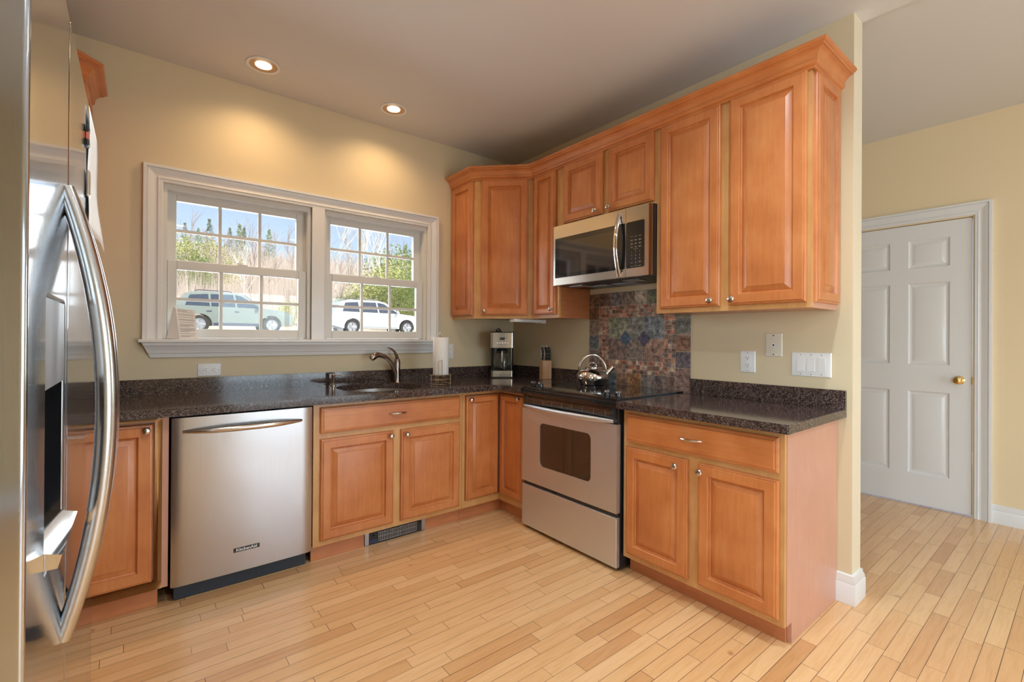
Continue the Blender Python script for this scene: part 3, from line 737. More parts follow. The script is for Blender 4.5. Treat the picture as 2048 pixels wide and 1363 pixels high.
# ------------------------------------------------------------ range
RY0, RY1 = -.914, -1.706
t = thing('range', (-.33, -1.31, 0), 'stainless steel slide-in electric range with a black glass cooktop', 'range')
box('body', (-.622, RY1, .012), (-.03, RY0, .905), 'black_plastic', t)
FRG = FR((-.622, 0, 0), (0, -1, 0), (-1, 0, 0))
mb = MB(); fbox(mb, FRG, .917, 1.703, .022, .290, 0, .030); dw = mb.build('storage_drawer', 'steel_range', t, bevel=.004)
mb = MB(); fbox(mb, FRG, .920, 1.700, .290, .310, -.01, .012); mb.build('drawer_grip', 'black_gloss', dw)
# oven door with rounded window opening
def rrect(u0, u1, v0, v1, r, n=6):
    out = []
    for cx, cy, a0 in ((u1 - r, v0 + r, -90), (u1 - r, v1 - r, 0), (u0 + r, v1 - r, 90), (u0 + r, v0 + r, 180)):
        for k in range(n + 1): a = math.radians(a0 + 90 * k / n); out.append((cx + r * math.cos(a), cy + r * math.sin(a)))
    return out
def plate_hole(mb, fr, u0, u1, v0, v1, hole, n0, n1):
    H = len(hole); c = (sum(p[0] for p in hole) / H, sum(p[1] for p in hole) / H)
    def rp(p):
        dx, dy = p[0] - c[0], p[1] - c[1]; k = 1e9
        if abs(dx) > 1e-9: k = min(k, ((u1 if dx > 0 else u0) - c[0]) / dx)
        if abs(dy) > 1e-9: k = min(k, ((v1 if dy > 0 else v0) - c[1]) / dy)
        return (c[0] + dx * k, c[1] + dy * k)
    O = [rp(p) for p in hole]; cor = [(u1, v0), (u1, v1), (u0, v1), (u0, v0)]
    for cc_ in cor:
        ca = math.atan2(cc_[1] - c[1], cc_[0] - c[0])
        i = min(range(H), key=lambda k: abs((math.atan2(hole[k][1] - c[1], hole[k][0] - c[0]) - ca + math.pi) % (2 * math.pi) - math.pi)); O[i] = cc_
    rings = [[fr.p(a, b, n0) for a, b in O], [fr.p(a, b, n1) for a, b in O], [fr.p(a, b, n1) for a, b in hole], [fr.p(a, b, n0) for a, b in hole]]
    mb.loft(rings + [rings[0]], cap=False); bmesh.ops.remove_doubles(mb.bm, verts=mb.bm.verts[:], dist=1e-5)
hole = rrect(1.091, 1.520, .438, .712, .032)
mb = MB(); plate_hole(mb, FRG, .917, 1.703, .314, .790, hole, 0, .031); od = mb.build('oven_door', 'steel_range', t, smooth=0)
mb = MB(); mb.loft([[FRG.p(a, b, .010) for a, b in hole], [FRG.p(a, b, .027) for a, b in hole]]); mb.build('oven_window', 'oven_glass', od)
mb = MB(); fbox(mb, FRG, .917, 1.703, .792, .872, 0, .020); vp = mb.build('vent_panel', 'black_gloss', t, bevel=.002)
mb = MB()
for v in (.826, .836, .846, .856): fbox(mb, FRG, .955, 1.665, v - .0009, v + .0009, .020, .0222)
for i in range(8): u = 1.02 + i * .085; fbox(mb, FRG, u - .0012, u + .0012, .824, .858, .020, .0225)
mb.build('vent_slats', 'heater_silver', vp)
pts = []; rad = []
for i in range(29):
    a = i / 28 * 2 - 1; pts.append(FRG.p(1.310 + a * .372, .806, .030 + .040 * (1 - abs(a) ** 2.2))); rad.append(.008 + .006 * (1 - abs(a) ** 5))
mb = MB(); mb.tube(pts, rad, 12, flat=1.15); mb.build('handle', 'steel_range', od)
# control ledge + cooktop glass
mb = MB()
prof = [(-.648, .874), (-.660, .880), (-.664, .898), (-.660, .917), (-.640, .927), (-.560, .929), (-.560, .905), (-.60, .874)]
secs = []
for k in range(13):
    y = RY0 + .001 + (RY1 - RY0 - .002) * k / 12; a = k / 6 - 1; bow = -.014 * (1 - a * a)
    secs.append([(x + (bow if i < 5 else 0), y, z) for i, (x, z) in enumerate(prof)])
mb.loft(secs); cp = mb.build('control_panel', 'black_gloss', t)
box('cooktop', (-.562, RY1 - .003, .907), (-.0225, RY0 + .003, .9295), 'black_gloss', t, bevel=.002)
for i, (kx, ky) in enumerate(((-.588, -.955), (-.592, -1.030), (-.592, -1.585), (-.583, -1.655))):
    mb = MB(); mb.lathe([(.022, 0), (.022, .003), (.018, .006), (.017, .020), (.014, .023), (0, .0235)], (kx, ky, .9285), 20)
    ok = mb.build('burner_knob', 'black_gloss', cp)
    mb = MB(); mb.box((kx - .019, ky - .005, .950), (kx + .017, ky + .005, .962)); mb.build('knob_grip', 'steel_plain', ok, bevel=.002)
mb = MB(); random.seed(3)
for i in range(16):
    y = -1.19 - i * .021; 
    if random.random() < .75: mb.box((-.618 + random.uniform(-.004, .004), y - .006, .9289), (-.614, y + .006, .9294))
    if random.random() < .6: mb.box((-.634, y - .004, .9286), (-.630, y + .004, .9290))
mb.build('control_markings', 'keypad_print', cp)
for i, (bx, by, br) in enumerate(((-.42, -1.10, .10), (-.42, -1.50, .115), (-.17, -1.10, .09), (-.17, -1.50, .08))):
    mb = MB(); mb.lathe([(br, 0), (br, .0002), (br - .001, .0002), (br - .001, 0)], (bx, by, .9296), 48, cap=False); mb.build('burner_ring', 'cook_print', bpy.data.objects['cooktop'])

# ------------------------------------------------------------ kettle
kx, ky, kz = -.185, -1.115, .9302
t = thing('kettle', (kx, ky, kz), 'polished stainless steel tea kettle with a hoop handle, on the back of the cooktop', 'kettle')
mb = MB(); mb.lathe([(0, 0), (.080, 0), (.086, .003), (.092, .016), (.106, .034), (.112, .052), (.108, .072), (.094, .092), (.072, .107), (.050, .114), (.048, .117), (0, .117)], (kx, ky, kz), 40); mb.build('body', 'chrome', t)
mb = MB(); mb.lathe([(.052, 0), (.052, .005), (.046, .008), (.02, .013), (0, .014)], (kx, ky, kz + .1165), 32); lid = mb.build('lid', 'chrome', t)
hd = Vector((.70, -.71, 0))
mb = MB(); mb.tube([Vector((kx, ky, kz + .126)) + hd * (.026 * math.cos(a)) + Vector((0, 0, .026 * math.sin(a))) for a in [math.pi * k / 10 for k in range(11)]], .0045, 8); mb.build('lid_loop', 'nickel', lid)
mb = MB(); pts = [Vector((kx, ky, kz + .115)) + hd * (.092 * math.cos(a)) + Vector((0, 0, .108 * math.sin(a) - .015)) for a in [math.pi * (k / 16) for k in range(17)]]
mb.tube(pts, [.006] + [.0095] * 15 + [.006], 10, flat=1.2); mb.build('handle', 'nickel', t, label='coppery-looking brushed hoop handle')
mb = MB(); s0 = Vector((kx, ky, kz + .070)) + hd * .092; s1 = Vector((kx, ky, kz + .120)) + hd * .136
mb.tube([s0, (s0 + s1) / 2, s1], [.020, .0175, .017], 16); sp = mb.build('spout', 'chrome', t)
mb = MB(); mb.tube([s1 + (s1 - s0).normalized() * -.004, s1 + (s1 - s0).normalized() * .007], .0195, 16); mb.build('spout_cap', 'nickel', sp)

# ------------------------------------------------------------ coffee maker
c = Vector((-.255, -.170, CT1)); rt = Vector((.80, -.60, 0)).normalized(); fw = Vector((-.60, -.80, 0)).normalized()
FC = FR(c, rt, fw)
t = thing('coffee_maker', c, 'stainless steel and black drip coffee maker in the corner of the worktop', 'coffee maker')
def rbox(mb, fr, hw, n0, n1, v0, v1, r=.02):
    pts = rrect(-hw, hw, n0, n1, r, 5); mb.loft([[fr.p(a, v0, b) for a, b in pts], [fr.p(a, v1, b) for a, b in pts]])
mb = MB(); rbox(mb, FC, .096, -.085, .10, .0, .010); mb.build('foot', 'black_plastic', t)
mb = MB(); rbox(mb, FC, .095, -.085, .10, .010, .058); mb.build('base', 'steel_plain', t)
mb = MB(); rbox(mb, FC, .096, -.085, -.030, .058, .25); mb.build('back_column', 'black_gloss', t)
mb = MB(); rbox(mb, FC, .096, -.085, .10, .243, .248); mb.build('basket_rim', 'black_plastic', t)
mb = MB(); rbox(mb, FC, .07, -.02, .07, .058, .063); mb.build('hot_plate', 'black_plastic', t)
mb = MB(); rbox(mb, FC, .097, -.085, .102, .248, .372); hd_ = mb.build('head', 'steel_plain', t)
mb = MB(); rbox(mb, FC, .098, -.087, .103, .372, .380); mb.build('lid', 'black_plastic', t)
mb = MB(); mb.tube([FC.p(-.052, .379, .03), FC.p(-.045, .398, .03), FC.p(-.030, .407, .02), FC.p(-.015, .395, .01), FC.p(-.008, .381, .0)], .005, 8); mb.tube([FC.p(-.056, .38, .01), FC.p(-.04, .388, .02), FC.p(-.02, .384, .04)], .005, 8); mb.build('power_cord', 'rubber', t, label='coiled black power cord')
mb = MB(); fbox(mb, FC, -.019, .021, .312, .334, .101, .1035); mb.build('display', 'lcd', hd_)
for sg in (-1, 1):
    mb = MB()
    for v in (.317, .329): fbox(mb, FC, sg * .033 - .008, sg * .033 + .008, v - .0035, v + .0035, .101, .104)
    split(mb.build('side_button', 'heater_silver', hd_))
for k in range(5):
    mb = MB(); mb.lathe([(.0075, 0), (.0075, .003), (.006, .004), (0, .004)], FC.p(-.042 + k * .021, .286, .101), 14, fw); mb.build('button', 'chrome', hd_)
cc = FC.p(0, .064, .030)
car = mb = MB(); mb.lathe([(.002, .002), (.058, .002), (.066, .010), (.068, .05), (.064, .10), (.050, .140), (.048, .150), (.0465, .150), (.0485, .138), (.062, .10), (.066, .05), (.064, .011), (.056, .004), (.002, .004)], cc, 32, cap=False); car = mb.build('carafe', 'carafe_glass', t)
mb = MB(); mb.lathe([(.050, .150), (.051, .158), (.044, .170), (.0, .172)], cc, 24); mb.lathe([(.0495, .136), (.0505, .148), (.048, .148)], cc, 24); mb.build('carafe_lid', 'black_plastic', car)
mb = MB(); mb.tube([cc + fw * .048 + Vector((0, 0, .150)), cc + fw * .078 + Vector((0, 0, .150)), cc + fw * .088 + Vector((0, 0, .125)), cc + fw * .088 + Vector((0, 0, .05)), cc + fw * .074 + Vector((0, 0, .02))], [.009, .0095, .0095, .0095, .007], 10, flat=1.3); mb.build('carafe_handle', 'steel_plain', car)

# ------------------------------------------------------------ knife block and knives
kb = Vector((-.082, -.520, CT1)); FK = FR(kb, Vector((.56, -.83, 0)), Vector((-.83, -.56, 0)))
mb = MB(); th = math.radians(45)
u_, n_ = .052, .052
foot = [(-u_, -.01), (-.008, .048), (u_, -.01 + .006), (.008, -.058)]
mb.loft([[FK.p(a, 0, b) for a, b in foot], [FK.p(a, .150, b) for a, b in foot]])
o = mb.build('knife_block', 'knife_wood', bevel=.003); tag(o, 'pale beech knife block standing against the wall left of the range', 'knife block')
KN = [(-.022, .004, 'leftmost black riveted knife, apart from the others, in the beech block', .020), (.004, -.012, 'black riveted knife left of centre in the beech block', .004), (.016, .004, 'middle black riveted knife of the right-hand trio in the beech block', .010), (.032, -.004, 'rightmost black riveted knife in the beech block', .012)]
for (a, b, lab, ln) in KN:
    base = FK.p(a, .1495, b); dirv = (Vector((0, 0, 1)) + FK.U * (-.06 + ln)).normalized()
    t = thing('knife', base, lab, 'knife', 'knives in the wooden block')
    bn = FK.N
    mb = MB(); secs = []
    for s_, wd in ((-.0, .010), (.02, .0095), (.05, .0085), (.075, .0105), (.098, .0115), (.105, .006)):
        cpt = base + dirv * (s_ + .004) + FK.U * (.006 * math.sin(s_ * 30))
        secs.append([cpt + FK.U * wd * math.cos(q) + bn * .007 * math.sin(q) for q in [2 * math.pi * k / 10 for k in range(10)]])
    mb.loft(secs); hh = mb.build('handle', 'black_plastic', t)
    mb = MB()
    for s_ in (.024, .052, .085): mb.lathe([(.0028, 0), (.0028, .0012)], base + dirv * (s_ + .004) + bn * .0068 + FK.U * (.006 * math.sin(s_ * 30)), 8, bn)
    split(mb.build('rivet', 'chrome', hh))

# ------------------------------------------------------------ paper towel
px, py = -.985, -.415
t = thing('paper_towel_holder', (px, py, CT1), 'brass wire paper towel stand beside the window corner', 'towel holder')
mb = MB(); circ = lambda r, z, n=28: [(px + r * math.cos(2 * math.pi * k / n), py + r * math.sin(2 * math.pi * k / n), z) for k in range(n + 1)]
for r, z in ((.072, CT1 + .006), (.074, CT1 + .036), (.074, CT1 + .066), (.045, CT1 + .036)): mb.tube(circ(r, z), .0022, 6, cap=False)
for k in range(4):
    a = k * math.pi / 2 + .6; mb.tube([(px + .073 * math.cos(a), py + .073 * math.sin(a), CT1 + .004), (px + .074 * math.cos(a), py + .074 * math.sin(a), CT1 + .066), (px + .01 * math.cos(a), py + .01 * math.sin(a), CT1 + .068)], .0022, 6)
mb.build('wire_base', 'brass_wire', t)
mb = MB(); mb.tube([(px, py, CT1 + .066), (px, py, CT1 + .345)], .003, 8); mb.tube([Vector((px, py, CT1 + .345)) + Vector((.010 * math.cos(a), 0, .010 + .010 * math.sin(a))) for a in [math.pi * k / 6 - math.pi / 2 for k in range(13)]], .002, 6); mb.build('center_post', 'brass_wire', t)
dv = Vector((-.55, -.83, 0)).normalized(); sd = Vector((.83, -.55, 0)).normalized(); fp = Vector((px, py, 0)) + dv * .076
mb = MB(); mb.tube([fp + sd * -.013 + Vector((0, 0, CT1 + .003)), fp + sd * -.013 + Vector((0, 0, CT1 + .165))] + [fp + sd * (-.013 * math.cos(math.pi * k / 8)) + Vector((0, 0, CT1 + .165 + .013 * math.sin(math.pi * k / 8))) for k in range(1, 8)] + [fp + sd * .013 + Vector((0, 0, CT1 + .165)), fp + sd * .013 + Vector((0, 0, CT1 + .003))], .0022, 6); mb.build('tension_loop', 'brass_wire', t)
mb = MB(); mb.lathe([(.020, 0), (.054, 0), (.055, .002), (.055, .258), (.054, .260), (.020, .260), (.020, 0)], (px, py, CT1 + .0705), 36, cap=False)
mb.bm.faces.ensure_lookup_table(); o = mb.build('paper_towel_roll', 'paper', smooth=40); tag(o, 'white paper towel roll on the brass wire stand', 'paper towels')

# ------------------------------------------------------------ backsplash tiles
t = thing('tile_backsplash', (-.004, -1.337, .93), 'slate mosaic tile panel with two diamond accents behind the range', 'tile panel')
mb = MB(); FT = FR((-.0005, 0, 0), (0, -1, 0), (-1, 0, 0)); fbox(mb, FT, .924, 1.750, .922, 1.577, 0, .0055); mb.build('grout_bed', 'grout', t)
random.seed(21)
PAL = [(.10, .075, .058, 1), (.125, .085, .07, 1), (.075, .085, .085, 1), (.15, .12, .10, 1), (.16, .075, .045, 1), (.09, .10, .075, 1), (.11, .10, .115, 1), (.17, .125, .095, 1)]
MOS = [(.20, .085, .055, 1), (.26, .12, .085, 1), (.17, .115, .095, 1), (.22, .16, .125, 1), (.13, .10, .095, 1), (.30, .15, .10, 1), (.12, .07, .05, 1), (.32, .25, .20, 1)]
mb = MB()
def tile(u0, u1, v0, v1, col, g=.0016, h=.009):
    mb.tint = col; hh = h + random.uniform(-.0008, .0008)
    rings_panel(mb, FT, u0 + g, u1 - g, v0 + g, v1 - g, [(0, hh - .0012), (.0012, hh)], back=.005)
TOPV = [.924, 1.020, 1.124, 1.228, 1.336, 1.435, 1.540, 1.645, 1.750]
TC = [(.12, .07, .04, 1), (.11, .07, .055, 1), (.13, .12, .13, 1), (.15, .12, .10, 1), (.26, .22, .18, 1), (.11, .12, .08, 1), (.14, .10, .08, 1), (.12, .10, .09, 1)]
for i in range(8): tile(TOPV[i], TOPV[i + 1], 1.482, 1.577, TC[i])
LZ = [1.482, 1.385, 1.277, 1.172, 1.068, .922]
LC = [(.11, .06, .035, 1), (.16, .115, .085, 1), (.10, .11, .115, 1), (.15, .12, .125, 1), (.12, .09, .08, 1)]; RC = [(.13, .14, .11, 1), (.12, .125, .115, 1), (.16, .09, .065, 1), (.10, .085, .10, 1), (.15, .10, .085, 1)]
for i in range(5):
    tile(.924, 1.020, LZ[i + 1], LZ[i], LC[i]); tile(1.645, 1.750, LZ[i + 1], LZ[i], RC[i])
BV = [1.020, 1.100, 1.178, 1.283, 1.386, 1.488, 1.592, 1.645]; BC = [(.12, .09, .08, 1), (.075, .095, .11, 1), (.14, .085, .06, 1), (.19, .10, .05, 1), (.12, .11, .11, 1), (.11, .085, .08, 1), (.13, .085, .07, 1)]
for i in range(7): tile(BV[i], BV[i + 1], .922, 1.012, BC[i])
def mosaic(u0, u1, v0, v1):
    cu = max(1, round((u1 - u0) / .0292)); cv = max(1, round((v1 - v0) / .0300)); du = (u1 - u0) / cu; dv_ = (v1 - v0) / cv
    for i in range(cu):
        for j in range(cv): tile(u0 + i * du, u0 + (i + 1) * du, v0 + j * dv_, v0 + (j + 1) * dv_, random.choice(MOS), g=.0013, h=.0085)
mosaic(1.020, 1.645, 1.400, 1.482); mosaic(1.020, 1.645, 1.012, 1.100); mosaic(1.020, 1.107, 1.100, 1.400); mosaic(1.564, 1.645, 1.100, 1.400)
IU = [1.107, 1.259, 1.412, 1.564]; IC = [[(.12, .085, .075, 1), (.14, .115, .10, 1), (.19, .12, .095, 1)], [(.15, .155, .115, 1), (.14, .14, .13, 1), (.115, .13, .145, 1)]]
for i in range(3):
    for j in range(2): tile(IU[i], IU[i + 1], 1.100 + .150 * j, 1.250 + .150 * j, IC[j][i])
mb.build('slate_tiles', 'slate', t, smooth=0)
for i, uc in enumerate((1.259, 1.412)):
    mb = MB(); mb.tint = ((.045, .075, .12, 1), (.055, .05, .085, 1))[i]; R = []
    for k, n in ((.054, .005), (.054, .0095), (.052, .0112)): R.append([FT.p(uc + k, 1.250, n), FT.p(uc, 1.250 + k, n), FT.p(uc - k, 1.250, n), FT.p(uc, 1.250 - k, n)])
    mb.loft(R); mb.build('diamond_tile', 'slate', t, label='blue-grey diamond accent tile')

# ------------------------------------------------------------ wall cabinets
UZ0, UZ1 = 1.396, 2.475; DV0, DV1 = 1.421, 2.452; UX = -.325
FU = FR((UX, 0, 0), (0, -1, 0), (-1, 0, 0))
def crown(name, path, xf, label):
    prof = [(0, 2.450), (.010, 2.450), (.012, 2.455), (.010, 2.459), (.014, 2.461), (.021, 2.464), (.026, 2.470), (.027, 2.477), (.023, 2.480), (.026, 2.484), (.029, 2.493), (.034, 2.502), (.042, 2.510), (.053, 2.515), (.060, 2.516), (.062, 2.521), (.068, 2.523), (.074, 2.528), (.076, 2.535), (.072, 2.539), (0, 2.539)]
    P = [Vector((p[0], p[1], 0)) for p in path]; n = len(P); secs = []
    nrm = lambda d: Vector((-d.y, d.x, 0)) * -1
    for i, p in enumerate(P):
        d1 = (P[i] - P[i - 1]).normalized() if i else None; d2 = (P[i + 1] - P[i]).normalized() if i < n - 1 else None
        if d1 is None: m = nrm(d2)
        elif d2 is None: m = nrm(d1)
        else: m = nrm(d1) + nrm(d2); m = m / m.dot(nrm(d1))
        secs.append([p + m * o + Vector((0, 0, z)) for o, z in prof])
    mb = MB(xf); mb.loft(secs); o = mb.build(name, 'maple_drawer', smooth=14); tag(o, label, 'molding'); return o
FT_ = .006
def corner_wall_cab(xf, label, knob=True):
    global CUR_XF; CUR_XF = xf
    base = Vector((-.3, -.3, UZ0)); base = Vector(xf(base)) if xf else base
    t = thing('wall_cabinet', base, label, 'cabinet')
    poly = [(-.640, -.002), (-.640, -.325), (-.325, -.640), (-.002, -.640), (-.002, -.002)]
    ins = [(-.622, -.004), (-.622, -.318), (-.318, -.622), (-.004, -.640), (-.004, -.004)]
    mb = MB(xf); mb.prism([(x, y, UZ0 + .012) for x, y in ins], (0, 0, UZ1 - UZ0 - .012)); mb.build('carcass', 'maple_frame', t)
    fl = FR((-.640, 0, 0), (0, -1, 0), (-1, 0, 0)); fd = FR((-.640, -.325, 0), (1, -1, 0), (-1, -1, 0)); dl = .4455
    mb = MB(xf)
    mb.prism([(-.640, -.002, UZ0), (-.640, -.325, UZ0), (-.622, -.318, UZ0), (-.622, -.002, UZ0)], (0, 0, UZ1 - UZ0))
    mb.prism([(-.640, -.325, UZ0), (-.325, -.640, UZ0), (-.318, -.622, UZ0), (-.622, -.318, UZ0)], (0, 0, UZ1 - UZ0)); mb.build('face_frame', 'maple_frame', t)
    mb = MB(xf); rings_panel(mb, FR((-.641, 0, 0), (0, -1, 0), (-1, 0, 0)), .010, .303, DV0, DV1, raised(.27)); mb.build('side_panel', 'maple_door', t)
    door(t, fd, .052, .408, DV0, DV1, (.078, 1.452) if knob else None)
    CUR_XF = None; return t
corner_wall_cab(None, 'diagonal corner wall cabinet right of the window', True)
mir = lambda p: (XL - p[0], p[1], p[2])
corner_wall_cab(mir, 'diagonal corner wall cabinet mostly hidden behind the refrigerator')
t = thing('wall_cabinet', (-.16, -.79, UZ0), 'narrow single-door wall cabinet between the corner cabinet and the microwave', 'cabinet')
box('carcass', (-.305, -.923, UZ0 + .004), (-.002, -.6425, UZ1), 'maple_door', t)
face_frame(t, FU, [], .6415, .924, UZ0, UZ1)
mb = MB(); mb.box((-.3045, -.9255, UZ0), (-.002, -.9232, 2.03)); mb.build('end_panel', 'maple_kick', t)
door(t, FU, .664, .896, DV0, DV1, (.878, 1.458))
t = thing('wall_cabinet', (-.16, -1.32, 2.03), 'short two-door wall cabinet above the microwave', 'cabinet')
box('carcass', (-.305, -1.7205, 2.032), (-.002, -.927, UZ1), 'maple_frame', t)
face_frame(t, FU, [], .926, 1.7215, 2.030, UZ1)
door(t, FU, .974, 1.328, 2.048, DV1, (1.284, 2.076)); door(t, FU, 1.374, 1.708, 2.048, DV1, (1.395, 2.076))
t = thing('wall_cabinet', (-.16, -2.11, UZ0), 'tall wide two-door wall cabinet above the switches, at the open end', 'cabinet')
box('carcass', (-.305, -2.497, UZ0 + .004), (-.002, -1.7225, UZ1), 'maple_door', t)
face_frame(t, FU, [], 1.7225, 2.512, UZ0, UZ1)
mb = MB(); mb.box((-.3045, -2.512, UZ0), (-.002, -2.4972, UZ1)); mb.build('end_board', 'side_panel', t)
door(t, FU, 1.752, 2.103, DV0, DV1, (2.062, 1.452)); door(t, FU, 2.150, 2.497, DV0, DV1, (2.174, 1.451))
FEP = FR((0, -2.512, 0), (1, 0, 0), (0, -1, 0)); mb = MB(); rings_panel(mb, FEP, -.300, -.012, DV0, DV1, raised(.28)); mb.build('end_panel', 'maple_door', t, label='raised decorative end panel')
crown('crown_molding', [(-.645, -.001), (-.645, -.3271), (-.330, -.6421), (-.330, -2.517), (-.001, -2.517)], None, 'stained maple crown molding along the top of the wall cabinets')
crown('crown_molding', [(-.645, -.001), (-.645, -.3271), (-.330, -.6421), (-.330, -1.30)], mir, 'stained maple crown molding seen beyond the top of the refrigerator')
t = thing('wall_cabinet', (XL + .16, -.97, UZ0), 'plain wall cabinet on the left wall, hidden behind the refrigerator', 'cabinet')
CUR_XF = mir
mb = MB(mir); mb.box((-.305, -1.30, UZ0), (-.002, -.6425, UZ1)); mb.build('carcass', 'maple_frame', t); face_frame(t, FU, [], .6415, 1.30, UZ0, UZ1); door(t, FU, .68, 1.27, DV0, DV1, (.71, 1.45))
CUR_XF = None
# under cabinet light
t = thing('under_cabinet_light', (-.29, -.52, 1.37), 'slim white light bar fixed under the corner wall cabinet', 'light bar')
mb = MB(); mb.box((-.43, -.56, 1.372), (-.13, -.49, 1.395)); mb.build('housing', 'plastic_white', t, bevel=.003)
mb = MB(); mb.box((-.165, -.562, 1.366), (-.115, -.488, 1.3955)); mb.build('end_cap', 'label_white', t, bevel=.003)

# ------------------------------------------------------------ microwave
t = thing('microwave', (-.2, -1.33, 1.615), 'over-the-range microwave with a stainless frame and curved vertical handle', 'microwave')
MY0, MY1 = -.938, -1.7185
box('body', (-.352, MY1 - .0005, 1.628), (-.002, MY0, 2.0275), 'black_plastic', t)
mb = MB(); mb.box((-.352, MY1, 1.612), (-.03, MY0 - .002, 1.628)); un = mb.build('underside', 'black_plastic', t)
for y in (-1.06, -1.52):
    mb = MB(); mb.box((-.30, y - .06, 1.608), (-.22, y + .06, 1.612)); mb.build('lamp_cover', 'heater_silver', un)
for y in (-1.16, -1.38):
    mb = MB()
    for k in range(9): mb.box((-.20 + k * .014, y - .09, 1.608), (-.192 + k * .014, y + .09, 1.612))
    mb.build('grease_filter', 'heater_silver', un)
FM = FR((-.352, 0, 0), (0, -1, 0), (-1, 0, 0)); U0, U1 = .940, 1.7175; US = 1.557
hole = rrect(.957, US - .004, 1.664, 1.936, .004, 2)
mb = MB(); plate_hole(mb, FM, U0, US - .001, 1.615, 2.022, hole, .006, .046); md_ = mb.build('door', 'steel_micro', t, smooth=0)
mb = MB(); fbox(mb, FM, .955, US - .003, 1.662, 1.938, .030, .0445); gl = mb.build('door_glass', 'black_gloss', md_)
mb = MB(); fbox(mb, FM, .996, 1.470, 1.690, 1.905, .0445, .0450); mb.build('viewing_window', 'oven_glass', gl)
hole = rrect(US + .003, 1.690, 1.664, 1.936, .010, 4)
mb = MB(); plate_hole(mb, FM, US + .001, U1, 1.615, 2.022, hole, .006, .046); mc = mb.build('control_frame', 'steel_micro', t, smooth=0)
mb = MB(); mb.loft([[FM.p(a, b, .02) for a, b in hole], [FM.p(a, b, .0445) for a, b in hole]]); kp = mb.build('keypad', 'black_gloss', mc)
pts = []; rad = []
for i in range(21):
    a = i / 20 * 2 - 1; pts.append(FM.p(1.512, 1.812 + a * .188, .048 + .040 * (1 - abs(a) ** 2.0))); rad.append(.011)
mb = MB(); mb.tube(pts, [.0055] * 21, 12, flat=2.6, up=(0, -1, 0)); mb.build('handle', 'chrome', md_)
digits = [['1', '2', '3'], ['4', '5', '6'], ['7', '8', '9'], ['', '0', '']]
for j, rw in enumerate(digits):
    for i, ch in enumerate(rw):
        if ch: text(ch, .013, FM.p(1.600 + i * .028, 1.758 - j * .021, .0446), (0, -1, 0), (-1, 0, 0), 'keypad_print', kp, name='key_numeral', depth=.0002)
mb = MB(); random.seed(5)
for j in range(4):
    for i in range(3):
        for q in range(1 if j == 0 else 2): wv = random.uniform(.006, .010); fbox(mb, FM, 1.600 + i * .028 - wv, 1.600 + i * .028 + wv, 1.848 - j * .020 - q * .005 - .001, 1.848 - j * .020 - q * .005 + .001, .0446, .0449)
fbox(mb, FM, 1.61, 1.645, 1.773, 1.7748, .0446, .0449)
for u, v in ((1.600, 1.695), (1.656, 1.700), (1.656, 1.694), (1.628, 1.676), (1.600, 1.674), (1.656, 1.674)): fbox(mb, FM, u - .008, u + .008, v - .001, v + .001, .0446, .0449)
mb.build('key_labels', 'keypad_print', kp)

# ------------------------------------------------------------ refrigerator
FX = -2.739; fy0, fys, fy1 = -2.614, -2.277, -1.702; FZ = 1.768
t = thing('refrigerator', (-3.1, -2.16, 0), 'side-by-side stainless refrigerator at the left edge, seen almost edge-on', 'refrigerator')
box('cabinet', (XL + .02, fy0 + .004, .02), (FX - .075, fy1 - .004, 1.745), 'steel_fridge_side', t)
box('toe_grille', (FX - .09, fy0 + .01, .012), (FX - .045, fy1 - .01, .075), 'black_plastic', t)
def fdoor(name, ya, yb, hole=None):
    mb = MB(); x0 = FX - .070; z0, z1 = .080, FZ
    if hole is None:
        mb.box((x0, ya, z0), (FX, yb, z1))
    else:
        fr = FR((FX, 0, 0), (0, 1, 0), (1, 0, 0)); plate_hole(mb, fr, ya, yb, z0, z1, hole, -.070, 0)
    return mb.build(name, 'steel_fridge', t, bevel=.009 if hole is None else .006, seg=4, smooth=35 if hole is None else 0)
hole = [(u, v) for u, v in rrect(-2.492, -2.302, .958, 1.302, .010, 4)]
d1 = fdoor('freezer_door', fy0, fys - .003, hole); d2 = fdoor('fridge_door', fys + .003, fy1)
fr = FR((FX, 0, 0), (0, 1, 0), (1, 0, 0))
mb = MB(); fbox(mb, fr, -2.494, -2.300, .956, 1.304, -.072, -.066); fbox(mb, fr, -2.4915, -2.3025, 1.185, 1.3015, -.066, -.001); dp = mb.build('dispenser_panel', 'steel_fridge_side', d1)
mb = MB(); fbox(mb, fr, -2.4915, -2.4865, .960, 1.185, -.066, -.003); fbox(mb, fr, -2.3075, -2.3025, .960, 1.185, -.066, -.003); mb.prism([fr.p(-2.43, 1.185, -.05), fr.p(-2.37, 1.185, -.05), fr.p(-2.38, 1.10, -.055), fr.p(-2.42, 1.10, -.055)], fr.N * .008); mb.build('dispenser_recess', 'black_gloss', dp)
mb = MB(); mb.prism([fr.p(-2.490, .962, -.066), fr.p(-2.490, .962, .012), fr.p(-2.490, .978, .016), fr.p(-2.490, 1.005, -.066)], (0, .186, 0)); mb.build('drip_tray', 'chrome', dp)
for dr, yy, nm in ((d1, -2.318, 'freezer'), (d2, -2.238, 'fridge')):
    mb = MB(); pts = []; rad = []
    for i in range(29):
        a = i / 28 * 2 - 1; pts.append((FX + .000 + .050 * (1 - abs(a) ** 2.1), yy, 1.135 + a * .345)); rad.append(.011 + .003 * (1 - a * a))
    mb.tube(pts, rad, 16, flat=.95, up=(0, 1, 0)); mb.build('handle', 'steel_handle', dr)
mb = MB(); mb.box((FX - .06, fys - .05, FZ + .001), (FX - .012, fys + .05, FZ + .018)); mb.build('hinge_cover', 'plastic_white', t, bevel=.005)
